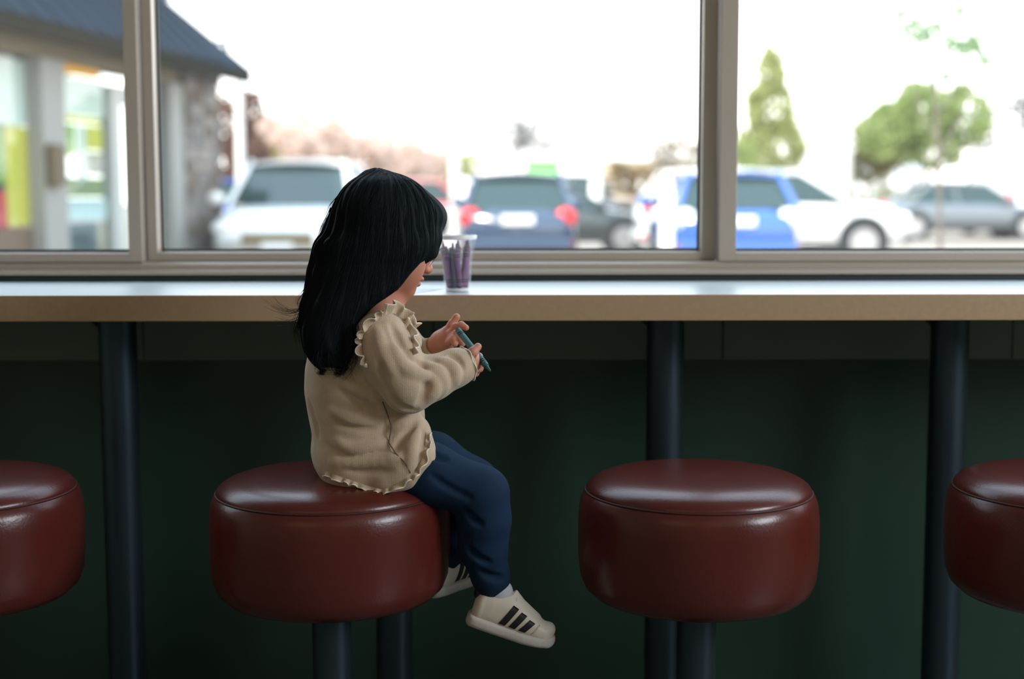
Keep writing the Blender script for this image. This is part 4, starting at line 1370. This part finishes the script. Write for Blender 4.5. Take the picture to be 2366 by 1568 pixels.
building(760, 1010, 112, 4.0, 8, M_palew, 'long pale building far beyond the white pole', 7)
sg = empty('sign_board', (cx(1254, 60), 60, GZ)); tag(sg, 'bright green sign board across the lot', 'sign')
MB().box((-.68, -.05, 1.95), (.68, .05, 2.55), bev=.02).build('board', mat('green_board', (.15, .62, .12), .5), sg)
for s in (-.5, .5): MB().box((s - .04, -.04, 0), (s + .04, .04, 2.0)).build('post', M_pole, sg)
vn = empty('van', (cx(2318, 40), 40, GZ), PI/2); tag(vn, 'white box van at the right edge of the lot', 'van')
MB().box((-2.0, -.72, .45), (1.0, .72, 2.15), bev=.08).build('box_body', P_white, vn)
MB().box((1.0, -.7, .45), (1.9, .7, 1.25), bev=.12).build('hood', P_white, vn)
MB().prism([(1.0, 1.2), (1.55, 1.25), (1.15, 1.85), (1.0, 1.9)], 1, -.66, .66).build('windshield', M_cglass, vn)
for sx_ in (-1.3, 1.2):
    for s in (-1, 1):
        MB().cyl((sx_, s*.5, .36), (sx_, s*.76, .36), .36, seg=20).build('wheel', M_tyre, vn, smooth=True)
for s in (-1, 1): MB().box((-2.04, s*.6-.07, .8), (-1.98, s*.6+.07, 1.2), bev=.01).build('tail_light', M_red, vn)

# ---- trees and shrubs -------------------------------------------------------------------
def leaf_mesh(name, blobs, n, size, m, parent, kind='stuff'):
    V = np.zeros((n * 4, 3)); 
    w = np.array([b[3] * b[4] * b[5] for b in blobs]) ** (2/3); w /= w.sum()
    ids = rng.choice(len(blobs), n, p=w)
    Bc = np.array([b[:3] for b in blobs])[ids]; Br = np.array([b[3:] for b in blobs])[ids]
    d = rng.normal(size=(n, 3)); d /= np.linalg.norm(d, axis=1, keepdims=True)
    c = Bc + d * Br * (rng.uniform(.35, 1, n) ** .5)[:, None]
    a = rng.normal(size=(n, 3)); a /= np.linalg.norm(a, axis=1, keepdims=True)
    b = np.cross(a, rng.normal(size=(n, 3))); b /= np.linalg.norm(b, axis=1, keepdims=True)
    s = size * rng.uniform(.6, 1.3, n)[:, None]
    V[0::4] = c - a * s; V[1::4] = c + b * s * .5; V[2::4] = c + a * s; V[3::4] = c - b * s * .5
    Q = np.arange(n * 4).reshape(-1, 4)
    o = mesh_np(name, V, Q, m, parent, smooth=False)
    o['kind'] = kind
    return o
def leafmat(name, col, var=.35):
    m = mat(name, col, rough=.6, var=var, vscale=1.2)
    b = m.node_tree.nodes['Principled BSDF']
    nt = m.node_tree
    tl = nt.nodes.new('ShaderNodeBsdfTranslucent'); tl.inputs[0].default_value = (*[min(1, c * 1.5) for c in col], 1)
    mx = nt.nodes.new('ShaderNodeMixShader'); mx.inputs[0].default_value = .5
    out = nt.nodes['Material Output']
    nt.links.new(b.outputs[0], mx.inputs[1]); nt.links.new(tl.outputs[0], mx.inputs[2]); nt.links.new(mx.outputs[0], out.inputs[0])
    return m
M_bark = mat('bark', (0.16, 0.13, 0.11), rough=.9)
M_barkp = mat('pale_bark', (0.34, 0.30, 0.27), rough=.9)
def tree(px, y, blobs, n, size, m, label, trunk_h=1.5, tr=.12, cat='tree', bark=None):
    o = empty('tree' if cat == 'tree' else 'shrub', (cx(px, y), y, GZ)); tag(o, label, cat)
    full = list(blobs)
    for b_ in blobs:
        for _ in range(7):
            a1, a2 = rng.uniform(0, 6.28), rng.uniform(-1.0, 1.3)
            f_ = rng.uniform(.22, .42)
            full.append((b_[0] + b_[3] * .85 * math.cos(a1) * math.cos(a2), b_[1] + b_[4] * .85 * math.sin(a1) * math.cos(a2), b_[2] + b_[5] * .9 * math.sin(a2), b_[3] * f_, b_[4] * f_, b_[5] * f_))
    leaf_mesh('foliage', full, int(n * 1.7), size * 1.1, m, o)
    MB().cyl((0, 0, 0), (0, 0, trunk_h), tr, tr * .6, seg=10).build('trunk' if cat == 'tree' else 'stem', bark or M_bark, o, smooth=True)
    for k_ in range(5):
        b = blobs[k_ % len(blobs)]
        MB().cyl((0, 0, trunk_h * .7), (b[0] * .8, b[1] * .8, b[2]), tr * .4, tr * .12, seg=6).build('branch', bark or M_bark, o, smooth=True)
    return o
LG = leafmat('leaf_green_yellow', (.34, .36, .15)); LG2 = leafmat('leaf_green', (.27, .33, .12)); LP = leafmat('leaf_pinkish', (.62, .52, .46), .15)
LR = leafmat('leaf_russet', (.16, .08, .055)); LY_ = leafmat('leaf_yellow', (.22, .19, .06)); LO = leafmat('leaf_orange', (.24, .17, .08)); LGR = leafmat('leaf_grey', (.17, .165, .17), .2)
tree(1775, 42, [(0, 0, 4.7, .45, .5, .7), (0, 0, 3.6, .75, .7, 1.0), (.1, 0, 2.4, .95, .9, 1.0)], 2800, .10, LG, 'tall conical green tree right of the right mullion')
tree(2130, 44, [(-1.2, 0, 3.0, .9, .8, .85), (0, 0, 3.5, 1.1, .9, 1.0), (1.1, 0, 3.5, 1.0, .8, 1.0), (.2, 0, 2.5, 1.0, .8, .6)], 2600, .12, LG2, 'broad green tree behind the young tree')
tree(2040, 50, [(0, 0, 3.0, 1.2, .9, 1.1), (-.5, 0, 2.2, .9, .8, .7)], 1500, .12, LY_, 'yellowing tree left of the broad green tree')
tree(2330, 60, [(0, 0, 3.6, 2.2, 1.2, 1.6), (1.5, 0, 4.2, 1.5, 1.0, 1.3)], 1800, .10, LGR, 'pale bare tree beyond the van')
tree(1200, 62, [(0, 0, 4.6, 1.0, .8, 1.4), (.8, 0, 3.6, 1.1, .8, .9), (-.4, 0, 3.6, .8, .8, .9)], 1500, .07, LGR, 'bare grey tree above the navy hatchback', bark=M_barkp)
tree(560, 30.5, [(-.25, 0, 2.6, .55, .4, .6), (.15, 0, 2.0, .50, .4, .6), (-.1, 0, 1.4, .55, .4, .4), (.25, 0, 3.0, .30, .3, .35)], 1300, .09, LR, 'russet bushy tree behind the thick white pole')
tree(614, 33.5, [(0, 0, 1.9, .45, .4, .4), (-.5, 0, 1.7, .5, .4, .4)], 500, .09, LY_, 'yellow shrub behind the thick white pole', trunk_h=1.4, tr=.06, cat='shrub')
for i, (px, h) in enumerate(((640, 5.6), (730, 5.9), (820, 5.4), (900, 5.0), (985, 4.6))):
    tree(px, 78 + i * 4.5, [(-1, 0, h - 1.6, 1.6, 1, 1.5), (1, 0, h - 1.8, 1.5, 1, 1.3), (0, 0, h - 2.8, 2.2, 1, 1.2)], 1700, .24, LP,
         ('hazy pink-beige tree above the left end of the white vehicle', 'tallest hazy pink-beige tree above the white vehicle', 'hazy pink-beige tree directly above the child\'s head', 'hazy pink-beige tree right above the parting of the child\'s hair', 'lowest hazy pink-beige tree next to the white pole')[i])
tree(1445, 50, [(-.2, 0, 1.7, .6, .5, .6), (.5, 0, 1.6, .5, .5, .6)], 500, .10, LO, 'orange shrub right of the green sign board', trunk_h=1.0, tr=.06, cat='shrub')
tree(1560, 60, [(0, 0, 2.6, 1.3, .8, 1.0)], 600, .12, leafmat('leaf_peach', (.24, .20, .15), .2), 'peach coloured tree beside the right mullion')
tree(1080, 55, [(0, 0, 2.3, .7, .5, .5)], 300, .10, LG, 'small green bush right of the white pole', trunk_h=1.6, tr=.05, cat='shrub')
tree(1712, 40, [(-.1, 0, 1.9, .5, .5, .7)], 400, .10, LG2, 'green bush at the edge of the right mullion', trunk_h=1.0, tr=.05, cat='shrub')
hd = empty('hedge', (cx(2010, 46), 46, GZ)); tag(hd, 'yellow-green hedge along the lot behind the white side-on vehicle', 'hedge')
leaf_mesh('foliage', [(x, 0, .75, .5, .4, .75) for x in np.arange(-3, 3.1, .5)], 3000, .07, leafmat('hedge_leaf', (.16, .17, .035)), hd)
MB().box((-3, -.15, 0), (3, .15, .9), bev=.05).build('woody_core', M_bark, hd)

# young tree close to the window
yt = empty('tree', (cx(2172, 11.5), 11.5, GZ)); tag(yt, 'slender young tree with sparse leaves standing outside the right window', 'tree')
Yt = 11.5
def yp(px, py, dy=0): 
    p = W(px, py, Yt + dy); return p - np.array([cx(2172, Yt), Yt, GZ])
trk = resample([np.array([0, 0, 0.]), yp(2173, 575), yp(2170, 440), yp(2166, 300), yp(2160, 180), yp(2166, 90), yp(2185, 0), yp(2195, -80)], 40)
tube('trunk', trk, np.linspace(.022, .008, 40), M_bark, yt, 10)
br = [[(2168, 330), (2120, 250), (2110, 150)], [(2164, 220), (2130, 120), (2085, 40)], [(2163, 170), (2200, 90), (2215, 10)], [(2168, 360), (2215, 280), (2250, 200)], [(2166, 260), (2230, 190), (2275, 140)],
      [(2170, 400), (2200, 350), (2230, 330)], [(2160, 130), (2180, 90), (2190, 60)]]
for b in br:
    P = resample([yp(b[0][0], b[0][1]), yp(b[1][0], b[1][1], .15), yp(b[2][0], b[2][1], .3)], 12)
    tube('branch', P, np.linspace(.010, .004, 12), M_bark, yt, 6)
lf = []
for (px, py, r) in ((2085, 32, .05), (2110, 70, .07), (2130, 90, .05), (2160, 70, .06), (2225, 100, .10), (2245, 105, .06), (2275, 80, .04), (2275, 140, .05), (2215, 25, .05), (2290, 10, .04), (2120, 45, .04), (2190, 175, .04)):
    p = yp(px, py, rng.uniform(0, .3)); lf.append((*p, r, r, r * .8))
lf = [(a_, b_, c_, d_ * 1.5, e_ * 1.5, f_ * 1.4) for a_, b_, c_, d_, e_, f_ in lf]
leaf_mesh('foliage', lf, 480, .038, leafmat('young_leaf', (.22, .34, .17)), yt)
